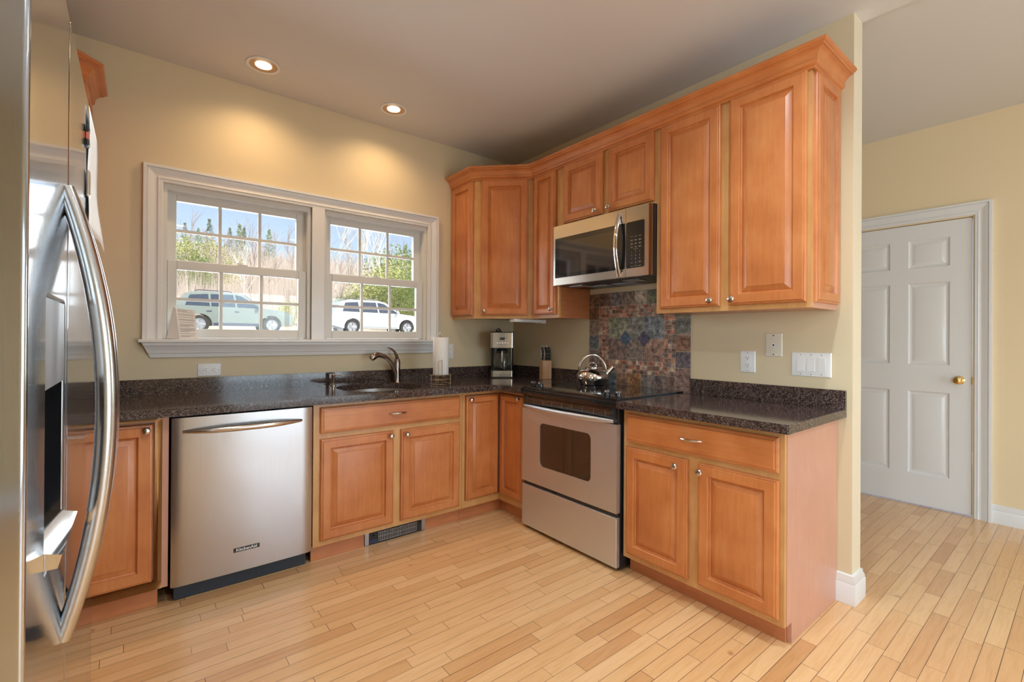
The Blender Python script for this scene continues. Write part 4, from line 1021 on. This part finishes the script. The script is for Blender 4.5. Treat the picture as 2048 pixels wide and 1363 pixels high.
# paper and magnets on the fridge door
mb = MB(); rows = 14; secs = []
for j in range(rows + 1):
    q = j / rows; z = 1.745 - q * .265; sec = []
    for i in range(5):
        y = -1.955 + i / 4 * .235; curl = .003 + .006 * (i / 4) * (q ** 2) + .010 * (i / 4) ** 2 * q ** 3 + .0015 * math.sin(q * 9)
        sec.append((FX + curl, y, z - (.018 if i == 4 else 0) * q))
    secs.append(sec)
mb.loft(secs, cap=False, close=False); o = mb.build('paper_sheet', 'paper', smooth=60); tag(o, 'curling white printed sheet held by magnets on the refrigerator door', 'paper')
md = o.modifiers.new('thick', 'SOLIDIFY'); md.thickness = .0004; md.offset = 1
mb = MB()
for k in range(15): mb.box((FX + .0072, -1.93, 1.72 - k * .014), (FX + .0076, -1.80 + .03 * random.random(), 1.7225 - k * .014))
pt = mb.build('printed_lines', 'paper_grey_print', o) if False else None
mb.bm.free() if pt is None else None
mb = MB(); mb.box((FX + .001, -1.985, 1.545), (FX + .007, -1.960, 1.600)); o = mb.build('magnet_clip', 'chrome', bevel=.003); tag(o, 'silver and black clip magnet, lower one on the refrigerator door', 'magnet', 'refrigerator magnets')
t2 = thing('magnet', (FX + .001, -2.01, 1.655), 'black and red magnet, upper one on the refrigerator door', 'magnet', 'refrigerator magnets')
mb = MB(); mb.box((FX + .001, -1.995, 1.648), (FX + .006, -1.968, 1.662)); mb.box((FX + .001, -1.995, 1.676), (FX + .006, -1.968, 1.692)); mb.build('pad', 'magnet_black', t2, bevel=.003)
mb = MB(); mb.box((FX + .001, -1.994, 1.662), (FX + .0055, -1.969, 1.676)); mb.build('middle', 'magnet_red', t2)

# ------------------------------------------------------------ electrical plates
def plate(fr, u0, u1, v0, v1, name, label, cat, mat='plastic_white', group=None):
    t = thing(name, fr.p((u0 + u1) / 2, v0, 0), label, cat, group)
    mb = MB(); rings_panel(mb, fr, u0, u1, v0, v1, [(0, .002), (.003, .006), (.005, .0065)], back=.0003); mb.build('cover_plate', mat, t)
    return t
def receptacle(t, fr, uc, vc, horiz=False):
    def P(u, v, n): return fr.p(uc + (v if horiz else u), vc + (u if horiz else v), n)
    mb = MB()
    def bx_(mb, a, b, c, d, n0, n1):
        v = [mb.v(P(u, w_, n)) for n in (n0, n1) for u, w_ in ((a, c), (b, c), (b, d), (a, d))]
        for q in ((3, 2, 1, 0), (4, 5, 6, 7), (0, 1, 5, 4), (1, 2, 6, 5), (2, 3, 7, 6), (3, 0, 4, 7)): mb.face([v[i] for i in q])
    bx_(mb, -.0165, .0165, -.033, .033, .006, .0085); o = mb.build('receptacle', 'plastic_white', t, bevel=.001)
    mb = MB()
    for s_ in (-1, 1):
        bx_(mb, -.0078, -.0056, s_ * .020 - .001, s_ * .020 + .007, .0083, .0088); bx_(mb, .0056, .0078, s_ * .020 - .0005, s_ * .020 + .006, .0083, .0088); mb.lathe([(.0024, 0), (.0024, .0006)], P(0, s_ * .020 - .007, .0083), 8, fr.N)
    mb.build('slots', 'black_matte', o)
    mb = MB(); 
    for s_ in (-1, 1): mb.lathe([(.0032, 0), (.0028, .001), (0, .0012)], P(0, s_ * .048, .0064), 10, fr.N)
    split(mb.build('screw', 'heater_silver', t))
t = plate(FW, -2.381, -2.262, 1.012, 1.088, 'wall_outlet', 'white outlet mounted sideways below the left window', 'outlet'); receptacle(t, FW, -2.3215, 1.050, True)
t = plate(FW, -.705, -.629, 1.076, 1.195, 'wall_outlet', 'white outlet half hidden behind the paper towel roll', 'outlet'); receptacle(t, FW, -.667, 1.135)
FRW = FR((0, 0, 0), (0, -1, 0), (-1, 0, 0))
t = plate(FRW, .375, .452, 1.072, 1.188, 'wall_outlet', 'white outlet behind the knife block', 'outlet'); receptacle(t, FRW, .4135, 1.130)
t = plate(FRW, 2.050, 2.132, 1.068, 1.188, 'wall_outlet', 'white outlet above the right worktop', 'outlet'); receptacle(t, FRW, 2.091, 1.128)
t = plate(FRW, 2.184, 2.269, 1.161, 1.285, 'phone_jack', 'almond telephone wall plate above the outlet and switches', 'phone jack', 'plastic_almond')
mb = MB(); fbox(mb, FRW, 2.219, 2.234, 1.214, 1.231, .0064, .0085); o = mb.build('jack', 'plastic_white', t)
mb = MB(); fbox(mb, FRW, 2.2225, 2.2305, 1.218, 1.226, .0083, .0088); mb.build('socket_hole', 'black_matte', o)
mb = MB()
for v in (1.172, 1.273): mb.lathe([(.0035, 0), (.0035, .0015)], FRW.p(2.2265, v, .0064), 10, FRW.N)
split(mb.build('screw', 'dark_bronze', t))
t = plate(FRW, 2.314, 2.493, 1.066, 1.187, 'light_switch', 'white triple rocker switch plate by the wall end', 'light switch')
for i, uc in enumerate((2.358, 2.4045, 2.451)):
    mb = MB(); tl = .003 if i == 2 else .0
    a = [FRW.p(uc - .0165, 1.093, .006), FRW.p(uc + .0165, 1.093, .006), FRW.p(uc + .0165, 1.093, .0115 - tl), FRW.p(uc - .0165, 1.093, .0115 - tl)]
    m_ = [FRW.p(uc - .0165, 1.1265, .006), FRW.p(uc + .0165, 1.1265, .006), FRW.p(uc + .0165, 1.1265, .0085), FRW.p(uc - .0165, 1.1265, .0085)]
    c_ = [FRW.p(uc - .0165, 1.160, .006), FRW.p(uc + .0165, 1.160, .006), FRW.p(uc + .0165, 1.160, .0075 + tl), FRW.p(uc - .0165, 1.160, .0075 + tl)]
    mb.loft([a, m_, c_]); mb.build('rocker', 'plastic_white', t)
mb = MB()
for uc in (2.358, 2.4045, 2.451):
    for v in (1.078, 1.175): mb.lathe([(.003, 0), (.0026, .001), (0, .0012)], FRW.p(uc, v, .0064), 10, FRW.N)
split(mb.build('screw', 'heater_silver', t))

# note leaning on the window
t = thing('folded_note', (-2.45, -.03, WZ[0]), 'folded white printed note leaning in the lower left corner of the left window', 'note')
mb = MB(); A, B, C_, D = Vector((-2.468, -.046, 1.2325)), Vector((-2.382, -.040, 1.2335)), Vector((-2.395, .020, 1.402)), Vector((-2.487, .012, 1.412))
E_, G_ = Vector((-2.528, .000, 1.236)), Vector((-2.497, .024, 1.418))
vs = [mb.v(p) for p in (A, B, C_, D, E_, G_)]; mb.face([vs[0], vs[1], vs[2], vs[3]]); mb.face([vs[4], vs[0], vs[3], vs[5]])
o = mb.build('sheet', 'paper', t, smooth=0); md = o.modifiers.new('thick', 'SOLIDIFY'); md.thickness = .0005; md.offset = 0
mb = MB(); random.seed(11); nn = (B - A).cross(D - A).normalized(); nn = nn if nn.y < 0 else -nn
for k in range(27):
    if k in (2, 4, 9, 13, 15, 18, 20, 23): continue
    q = .07 + k * .034; a0 = .06 + random.random() * .05; a1 = (.96 - random.random() * .12) if k % 5 else .6
    L_ = A + (D - A) * q; R_ = B + (C_ - B) * q; p0 = L_ + (R_ - L_) * a0 + nn * .0006; p1 = L_ + (R_ - L_) * a1 + nn * .0006; upv = (D - A).normalized() * .0022
    mb.prism([p0, p1, p1 + upv, p0 + upv], nn * .0001)
mb.build('printed_lines', 'paper_grey_print', o)

# ------------------------------------------------------------ recessed ceiling lights
def can(x, y, r, label, energy=26, col=(1, .68, .36)):
    t = thing('recessed_light', (x, y, CE), label, 'ceiling light', 'recessed ceiling lights')
    mb = MB(); mb.lathe([(r, .0), (r + .0165, .0), (r + .018, -.003), (r + .016, -.006), (r, -.004), (r - .002, -.001)], (x, y, CE - .0005), 40, cap=False); tr = mb.build('trim_ring', 'trim_white', t)
    # the can sits just below the ceiling board as a shallow gimbal so it needs no hole
    mb = MB(); mb.lathe([(r, -.004), (r - .012, -.0025), (r - .022, -.0015), (r - .030, -.0012)], (x, y, CE - .0005), 40, cap=False); mb.build('baffle', 'can_baffle', t)
    mb = MB(); mb.lathe([(0, -.0005), (r - .030, -.0005), (r - .030, -.0035), (r - .036, -.0060), (0, -.0085)], (x, y, CE - .0005), 40); mb.build('lens', 'lamp_glow', t)
    s = lamp('recessed_spot', 'SPOT', (x, y, CE - .015), energy, col, spot_size=math.radians(150), spot_blend=.9, shadow_soft_size=.045)
can(-2.101, -.310, .072, 'lit recessed ceiling light above the left window', 19)
can(-1.300, -.300, .072, 'lit recessed ceiling light above the right window', 19)
NW = (.80, .93, 1)  # colour of the unseen recessed lights below, added as room fill
for cx_, cy_, lab_ in ((-2.35, -2.3, 'added recessed fill light in front of the refrigerator, above the viewpoint'), (-1.05, -2.75, 'added recessed fill light over the middle of the kitchen, above the viewpoint'),
                       (-2.2, -4.6, 'added recessed fill light behind the viewpoint, left'), (-.7, -4.6, 'added recessed fill light behind the viewpoint, right')):
    can(cx_, cy_, .085, lab_, 72 if cy_ > -4 else 108, NW)
for nm in ('recessed_spot',): pass

# ------------------------------------------------------------ outdoors
def gz(x, y):
    if y < .3: return -.35 if y < -.5 else -.35 + (y + .5) * .6
    d = y
    z = .13 + (min(d, 19) - .3) * .064
    if d > 19: z += (min(d, 24) - 19) * .02
    if d > 24: z += ((d - 24) * .225) + .5 * math.sin(x * .13 + d * .1) * min(1, (d - 24) / 15)
    if d > 62: z -= (d - 62) * .30
    if d > 24: z += max(0, (-x * .02 + .2)) * min(1, (d - 24) / 30) * 2.0
    return z
mb = MB(); xs = [-70 + i * 4 for i in range(50)]; ys = [.3] + [2 + i * 3 for i in range(32)]
V = [[mb.v((x, y, gz(x, y))) for x in xs] for y in ys]
for j in range(len(ys) - 1):
    for i in range(len(xs) - 1): mb.face([V[j][i], V[j][i + 1], V[j + 1][i + 1], V[j + 1][i]])
o = mb.build('hillside', 'forest_floor', smooth=80); tag(o, None, None, kind='structure')
mb = MB(); V = [[mb.v((x, y, gz(x, y) + .03)) for x in xs] for y in (.4, 6, 12, 17, 19, 21, 23.4)]
for j in range(6):
    for i in range(len(xs) - 1): mb.face([V[j][i], V[j][i + 1], V[j + 1][i + 1], V[j + 1][i]])
o = mb.build('driveway', 'gravel', smooth=80); tag(o, None, None, kind='structure')
mb = MB(); mb.box((-30, -40, -.5), (30, YB - .13, -.15)); o = mb.build('rear_lawn', 'gravel'); tag(o, None, None, kind='structure')

def car(name, ox, oy, oz, L, H, wb, body, label, cat, kind):
    t = thing(name, (ox, oy, oz), label, cat)
    W2_ = .92; f0 = ox - wb / 2; 
    fo = (L - wb) * .46   # front overhang (+x)
    ro = (L - wb) * .54; wr = .36
    # lower body side profile with wheel arches
    def arch(cx):
        return [(cx + .43 * math.cos(a), .34 + .43 * math.sin(a)) for a in [math.pi * (1 - k / 10) for k in range(11)] if .34 + .43 * math.sin(a) > .3]
    xr, xf = ox - wb / 2, ox + wb / 2; x0, x1 = xr - ro, xf + fo; belt = H * .60
    low = [(x0 + .04, .42)] + [(xr - .43, .28)] + arch(xr) + [(xr + .43, .28), (xf - .43, .28)] + arch(xf) + [(xf + .43, .28), (x1 - .05, .36)]
    top = [(x1, .62), (x1 - .04, .80), (x1 - .25, .95), (x1 - .95, belt + .02), (x1 - 1.15, belt + .04), (x0 + .25, belt + .08), (x0 + .03, belt - .05), (x0, .70)]
    prof = low + top
    # dedupe bottom edge order: goes rear->front along bottom, then back along the top
    mb = MB(); ring = lambda yy, k: [(x, oy + yy, oz + (z if True else 0)) for x, z in prof]
    def sc_(yy, s): cx, cz = (x0 + x1) / 2, .75; return [(cx + (x - cx) * s, oy + yy, oz + cz + (z - cz) * (s if z > .5 else 1)) for x, z in prof]
    mb.loft([sc_(-W2_, .975), sc_(-W2_ + .06, 1), sc_(W2_ - .06, 1), sc_(W2_, .975)]); b = mb.build('body', body, t, smooth=50)
    # greenhouse
    g0 = [(x0 + .12, belt - .02), (x0 + .55, H - .10), (x0 + .95, H), (x1 - 2.35, H + .0), (x1 - 1.95, H - .08), (x1 - 1.12, belt - .02)]
    mb = MB(); mb.loft([[(x, oy + s * (.84 - .20 * max(0, (z - belt)) / (H - belt)), oz + z) for x, z in g0] for s in (-1, 1)]); mb.build('cabin', body, t, smooth=30)
    # side windows (dark) on the viewer side and far side
    fx_ = [(x0 + .55, belt + .06), (x0 + .72, H - .16), (x0 + 1.35, H - .10), (x0 + 1.40, belt + .06)]
    m1 = [(x0 + 1.47, belt + .06), (x0 + 1.44, H - .10), (x0 + 2.25, H - .09), (x0 + 2.32, belt + .06)]
    m2 = [(x0 + 2.40, belt + .06), (x0 + 2.33, H - .09), (x1 - 2.05, H - .14), (x1 - 1.30, belt + .06)]
    for s in (-1, 1):
        for poly in (fx_, m1, m2):
            mb = MB(); mb.loft([[(x, oy + s * (.843 - .20 * (z - belt) / (H - belt) + k), oz + z) for x, z in poly] for k in (-.01, .012)]); mb.build('side_window', 'car_glass', t)
    mb = MB(); mb.loft([[(x, oy + s * .60, oz + z) for x, z in ((x1 - 1.17, belt + .04), (x1 - 1.93, H - .09), (x1 - 1.90, H - .07), (x1 - 1.12, belt + .04))] for s in (-1, 1)]); mb.build('windshield', 'car_glass', t)
    mb = MB()
    for s in (-1, 1): mb.tube([(x0 + .9, oy + s * .60, oz + H + .005), (x0 + 1.0, oy + s * .60, oz + H + .055), (x1 - 2.5, oy + s * .60, oz + H + .05), (x1 - 2.35, oy + s * .60, oz + H)], .02, 6)
    split(mb.build('roof_rail', 'roof_dark', t))
    for s in (-1, 1):
        mb = MB(); mb.lathe([(0, -.06), (.08, -.055), (.10, 0), (.07, .05), (0, .055)], (x1 - 1.42, oy + s * 1.0, oz + belt + .10), 10, (1, 0, 0)); mb.build('wing_mirror', body, t)
        mb = MB(); mb.box((xr - .30 + .30, oy + s * .925 - .006, oz + .30), (xf - .45, oy + s * .925 + .006, oz + .36)) if False else mb.box((xr + .5, oy + s * .93 - .008, oz + .30), (xf - .5, oy + s * .93 + .008, oz + .40)); mb.build('sill_cladding', 'roof_dark' if kind == 'g' else 'wheel_alloy', t)
        mb = MB(); mb.box((x1 - .34, oy + s * .80 - .09, oz + .72), (x1 - .06, oy + s * .80 + .10, oz + .82)); mb.build('headlight', 'chrome', t)
        mb = MB(); mb.box((x0 + .02, oy + s * .80 - .09, oz + .86), (x0 + .28, oy + s * .80 + .105, oz + .98)); mb.build('tail_light', 'lamp_red', t)
        for cx in (xr, xf):
            c0 = (cx, oy + s * .80, oz + .35)
            mb = MB(); mb.lathe([(.23, -.10), (.34, -.10), (wr, -.06), (wr, .06), (.34, .10), (.23, .10), (.23, -.10)], c0, 28, (0, s, 0), cap=False); wh = mb.build('wheel', 'tyre', t)
            mb = MB(); mb.lathe([(.24, .02), (.24, .10), (.215, .10), (.20, .05), (.02, .05)], c0, 24, (0, s, 0), cap=True)
            for k in range(5):
                a = k * 2 * math.pi / 5; dx, dz = math.cos(a), math.sin(a)
                for off in (-.12, .12): mb.tube([(c0[0] + .05 * dx, c0[1] + s * .085, c0[2] + .05 * dz), (c0[0] + .22 * math.cos(a + off), c0[1] + s * .09, c0[2] + .22 * math.sin(a + off))], .018, 5)
            mb.lathe([(.06, .05), (.06, .10), (0, .105)], c0, 12, (0, s, 0)); mb.build('rim', 'wheel_alloy', wh)
        for dx in (1.28, 2.28):
            mb = MB(); mb.box((x0 + dx, oy + s * .925 - .01, oz + belt - .16), (x0 + dx + .18, oy + s * .925 + .02, oz + belt - .12)); mb.build('door_handle', 'chrome' if kind == 'w' else 'roof_dark', t)
    return t
car('parked_car', 0.0 + 6.77, 19.9, gz(6, 19) + .05 - .02, 4.71, 1.68, 2.86, 'car_white', 'white SUV parked outside the right window', 'car', 'w')
car('parked_car', .60, 20.4, gz(0, 20) + .03, 4.60, 1.70, 2.69, 'car_green', 'dark green SUV parked outside the left window', 'car', 'g')

# --- trees
def bare_tree_mesh(seed, h, mat, lean=0):
    rnd = random.Random(seed); mb = MB()
    def br(p, d, l, r, dep):
        n = 4 if dep < 2 else 3; pts = [p]; rad = [r]; dd = d.copy()
        seg = 4 if dep == 0 else 2
        for k in range(seg):
            dd = (dd + Vector((rnd.uniform(-.1, .1), rnd.uniform(-.1, .1), .05))).normalized(); pts.append(pts[-1] + dd * (l / seg)); rad.append(r * (1 - .7 * (k + 1) / seg))
        mb.tube(pts, rad, n, cap=False)
        if dep >= 3: return
        cnt = (9, 5, 3)[dep]
        for k in range(cnt):
            tt = rnd.uniform(.35 if dep == 0 else .2, 1); i = min(len(pts) - 2, int(tt * (len(pts) - 1))); q = pts[i].lerp(pts[i + 1], tt * (len(pts) - 1) - i)
            a = rnd.uniform(0, 6.283); sp = rnd.uniform(.35, .75); nd = (dd + Vector((math.cos(a) * sp, math.sin(a) * sp, rnd.uniform(0, .3)))).normalized()
            br(q, nd, l * rnd.uniform(.35, .55), r * .42, dep + 1)
    br(Vector((0, 0, -.3)), Vector((lean, 0, 1)).normalized(), h * .8, h * .0105, 0)
    me = bpy.data.meshes.new('bare_tree'); mb.bm.to_mesh(me); mb.bm.free(); me.materials.append(MATS[mat]); return me
def conifer_mesh(seed, h, w, mat, dens=1.0):
    rnd = random.Random(seed); mb = MB(); mb.tube([(0, 0, -.3), (0, 0, h * .96)], [h * .015, .01], 5)
    n = int(1500 * dens)
    for k in range(n):
        q = rnd.random() ** 1.3; z = h * (.04 + .95 * q); R_ = w * (1 - q) * (.75 + .25 * math.sin(q * 40)) + .06; rr_ = R_ * math.sqrt(rnd.random()); a = rnd.uniform(0, 6.283)
        c = Vector((rr_ * math.cos(a), rr_ * math.sin(a), z - rr_ * .18)); s_ = h * .035 * rnd.uniform(.6, 1.3)
        d = Vector((math.cos(a), math.sin(a), rnd.uniform(-.1, .5))).normalized(); b2 = Vector((rnd.uniform(-1, 1), rnd.uniform(-1, 1), rnd.uniform(-1, 1))).normalized()
        mb.face([mb.v(c - b2 * s_ * .3), mb.v(c + d * s_), mb.v(c + b2 * s_ * .3)])
    me = bpy.data.meshes.new('conifer'); mb.bm.to_mesh(me); mb.bm.free(); me.materials.append(MATS[mat]); return me
def bush_mesh(seed, h, w, mat):
    rnd = random.Random(seed); mb = MB()
    for k in range(12):
        a = rnd.uniform(0, 6.28); mb.tube([(0, 0, -.2), (w * .3 * math.cos(a), w * .3 * math.sin(a), h * .5), (w * .5 * math.cos(a), w * .5 * math.sin(a), h * .8)], [.04, .025, .01], 3, cap=False)
    for k in range(5200):
        a = rnd.uniform(0, 6.283); ph = math.acos(rnd.uniform(-.6, 1)); rr_ = (.6 + .4 * rnd.random()) * (1 + .15 * math.sin(a * 5 + ph * 7))
        c = Vector((w * rr_ * math.sin(ph) * math.cos(a), w * rr_ * math.sin(ph) * math.sin(a), h * .45 + h * .5 * rr_ * math.cos(ph))); s_ = .10 * rnd.uniform(.5, 1.3)
        d = Vector((math.cos(a), math.sin(a), rnd.uniform(-.2, 1))).normalized(); b2 = Vector((rnd.uniform(-1, 1), rnd.uniform(-1, 1), rnd.uniform(-1, 1))).normalized()
        mb.face([mb.v(c - b2 * s_ * .4), mb.v(c + d * s_), mb.v(c + b2 * s_ * .4)])
    me = bpy.data.meshes.new('bush'); mb.bm.to_mesh(me); mb.bm.free(); me.materials.append(MATS[mat]); return me
def place(name, me, x, y, s, rz, label, cat, group, dz=0):
    o = bpy.data.objects.new(name, me); COL.objects.link(o); o.location = (x, y, gz(x, y) + dz); o.scale = (s, s, s); o.rotation_euler = (0, 0, rz); tag(o, label, cat, group); return o
B = [bare_tree_mesh(i, 9, 'bark_grey') for i in range(4)]
BI = [bare_tree_mesh(20 + i, 9, 'bark_birch', lean=(-.15, .12)[i]) for i in range(2)]
CN = [conifer_mesh(40, 8, 1.9, 'needles_dark'), conifer_mesh(41, 8, 2.2, 'needles_green')]
BU = [bush_mesh(50, 3.2, 1.9, 'needles_yellow'), bush_mesh(51, 3.0, 1.7, 'needles_green')]
rnd = random.Random(99)
def az(px): return YAW + math.atan((px - 1024) / 933.87)
def at(px, y): return CAM.x + math.tan(az(px)) * (y - CAM.y)
for i in range(56):
    y = 27 + (i % 14) * 2.7 + rnd.uniform(-1, 1); px_ = 340 + (i * 97 % 510) + rnd.uniform(-8, 8); x = at(px_, y)
    place('bare_tree', B[i % 4], x, y, rnd.uniform(.30, .50) + .004 * (y - 27), rnd.uniform(0, 6), 'leafless grey-brown tree on the wooded hillside outside the windows', 'tree', 'leafless trees on the hillside')
for i in range(34):
    y = 27 + (i % 9) * 4 + rnd.uniform(-1, 1); x = (-42 + i * 1.1) if i < 17 else (32 + (i - 17) * 1.3)
    place('bare_tree', B[i % 4], x, y, rnd.uniform(.30, .50) + .004 * (y - 27), rnd.uniform(0, 6), 'leafless grey-brown tree on the wooded hillside outside the windows', 'tree', 'leafless trees on the hillside')
for i, (px_, y, s) in enumerate(((745, 28, 1.0), (765, 27.5, .85), (722, 30, .95), (487, 27, .42), (670, 31, .8))):
    place('birch_tree', BI[i % 2], at(px_, y), y, s, i * 1.3, ['tall white-stemmed birch in the middle of the right window', 'white birch leaning right in the right window', 'white birch at the left of the right window group', 'thin pale birch behind the green car', 'slender birch at the left edge of the right window'][i], 'tree', 'birch trees')
for i, (px_, y, s) in enumerate(((417, 60, .95), (395, 61, .7), (458, 60, .8), (478, 58, .95), (487, 59, .85), (537, 58, .9), (368, 60, .8), (810, 46, 1.0), (832, 44, .95), (775, 50, .8))):
    place('conifer_tree', CN[i % 2], at(px_, y), y, s * .62, i * 2.1, 'dark conifer standing up on the hill skyline outside the windows', 'tree', 'conifers on the skyline')
for i, (px_, y, s, lab) in enumerate(((395, 36, 1.35, 'yellow-green bushy pine on the slope in the upper left window'), (375, 35, 1.1, 'green bushy pine at the left edge of the left window'), (768, 26, 1.25, 'green bush above the white car'), (796, 25.5, 1.2, 'yellow-green bush behind the hood of the white car'), (820, 27, 1.6, 'large green bush at the right edge of the right window'), (845, 26, 1.3, 'green bush partly behind the right window frame'), (745, 27, .8, 'small yellow-green bush behind the roof of the white car'), (812, 33, 2.0, 'tall yellow-green bush higher up the slope, right window'), (585, 25.5, .5, 'low green shrub right of the green car'), (695, 27, .7, 'low shrub at the left of the white car roof'))):
    place('evergreen_bush', BU[(i % 2) if i != 0 else 0], at(px_, y), y, s, i * 1.7, lab, 'bush', 'evergreen bushes')
mb = MB(); rb = random.Random(5)
for k in range(26000):
    y = 25 + 38 * rb.random() ** .9; px_ = rb.uniform(330, 870); x = at(px_, y) if k < 15000 else rb.uniform(-45, 55); z = gz(x, y); h = rb.uniform(.8, 2.6); lx, ly = rb.uniform(-.4, .4), rb.uniform(-.4, .4); w_ = rb.uniform(.005, .014) * (y / 30)
    v0 = mb.v((x - w_, y, z - .1)); v1 = mb.v((x + w_, y, z - .1)); v2 = mb.v((x + lx, y + ly, z + h)); v3 = mb.v((x, y + w_ * 1.7, z - .1))
    mb.face([v0, v1, v2]); mb.face([v1, v3, v2]); mb.face([v3, v0, v2])
o = mb.build('undergrowth', 'twigs', smooth=0); tag(o, 'thicket of bare brown twigs covering the hillside outside', 'undergrowth', kind='stuff')
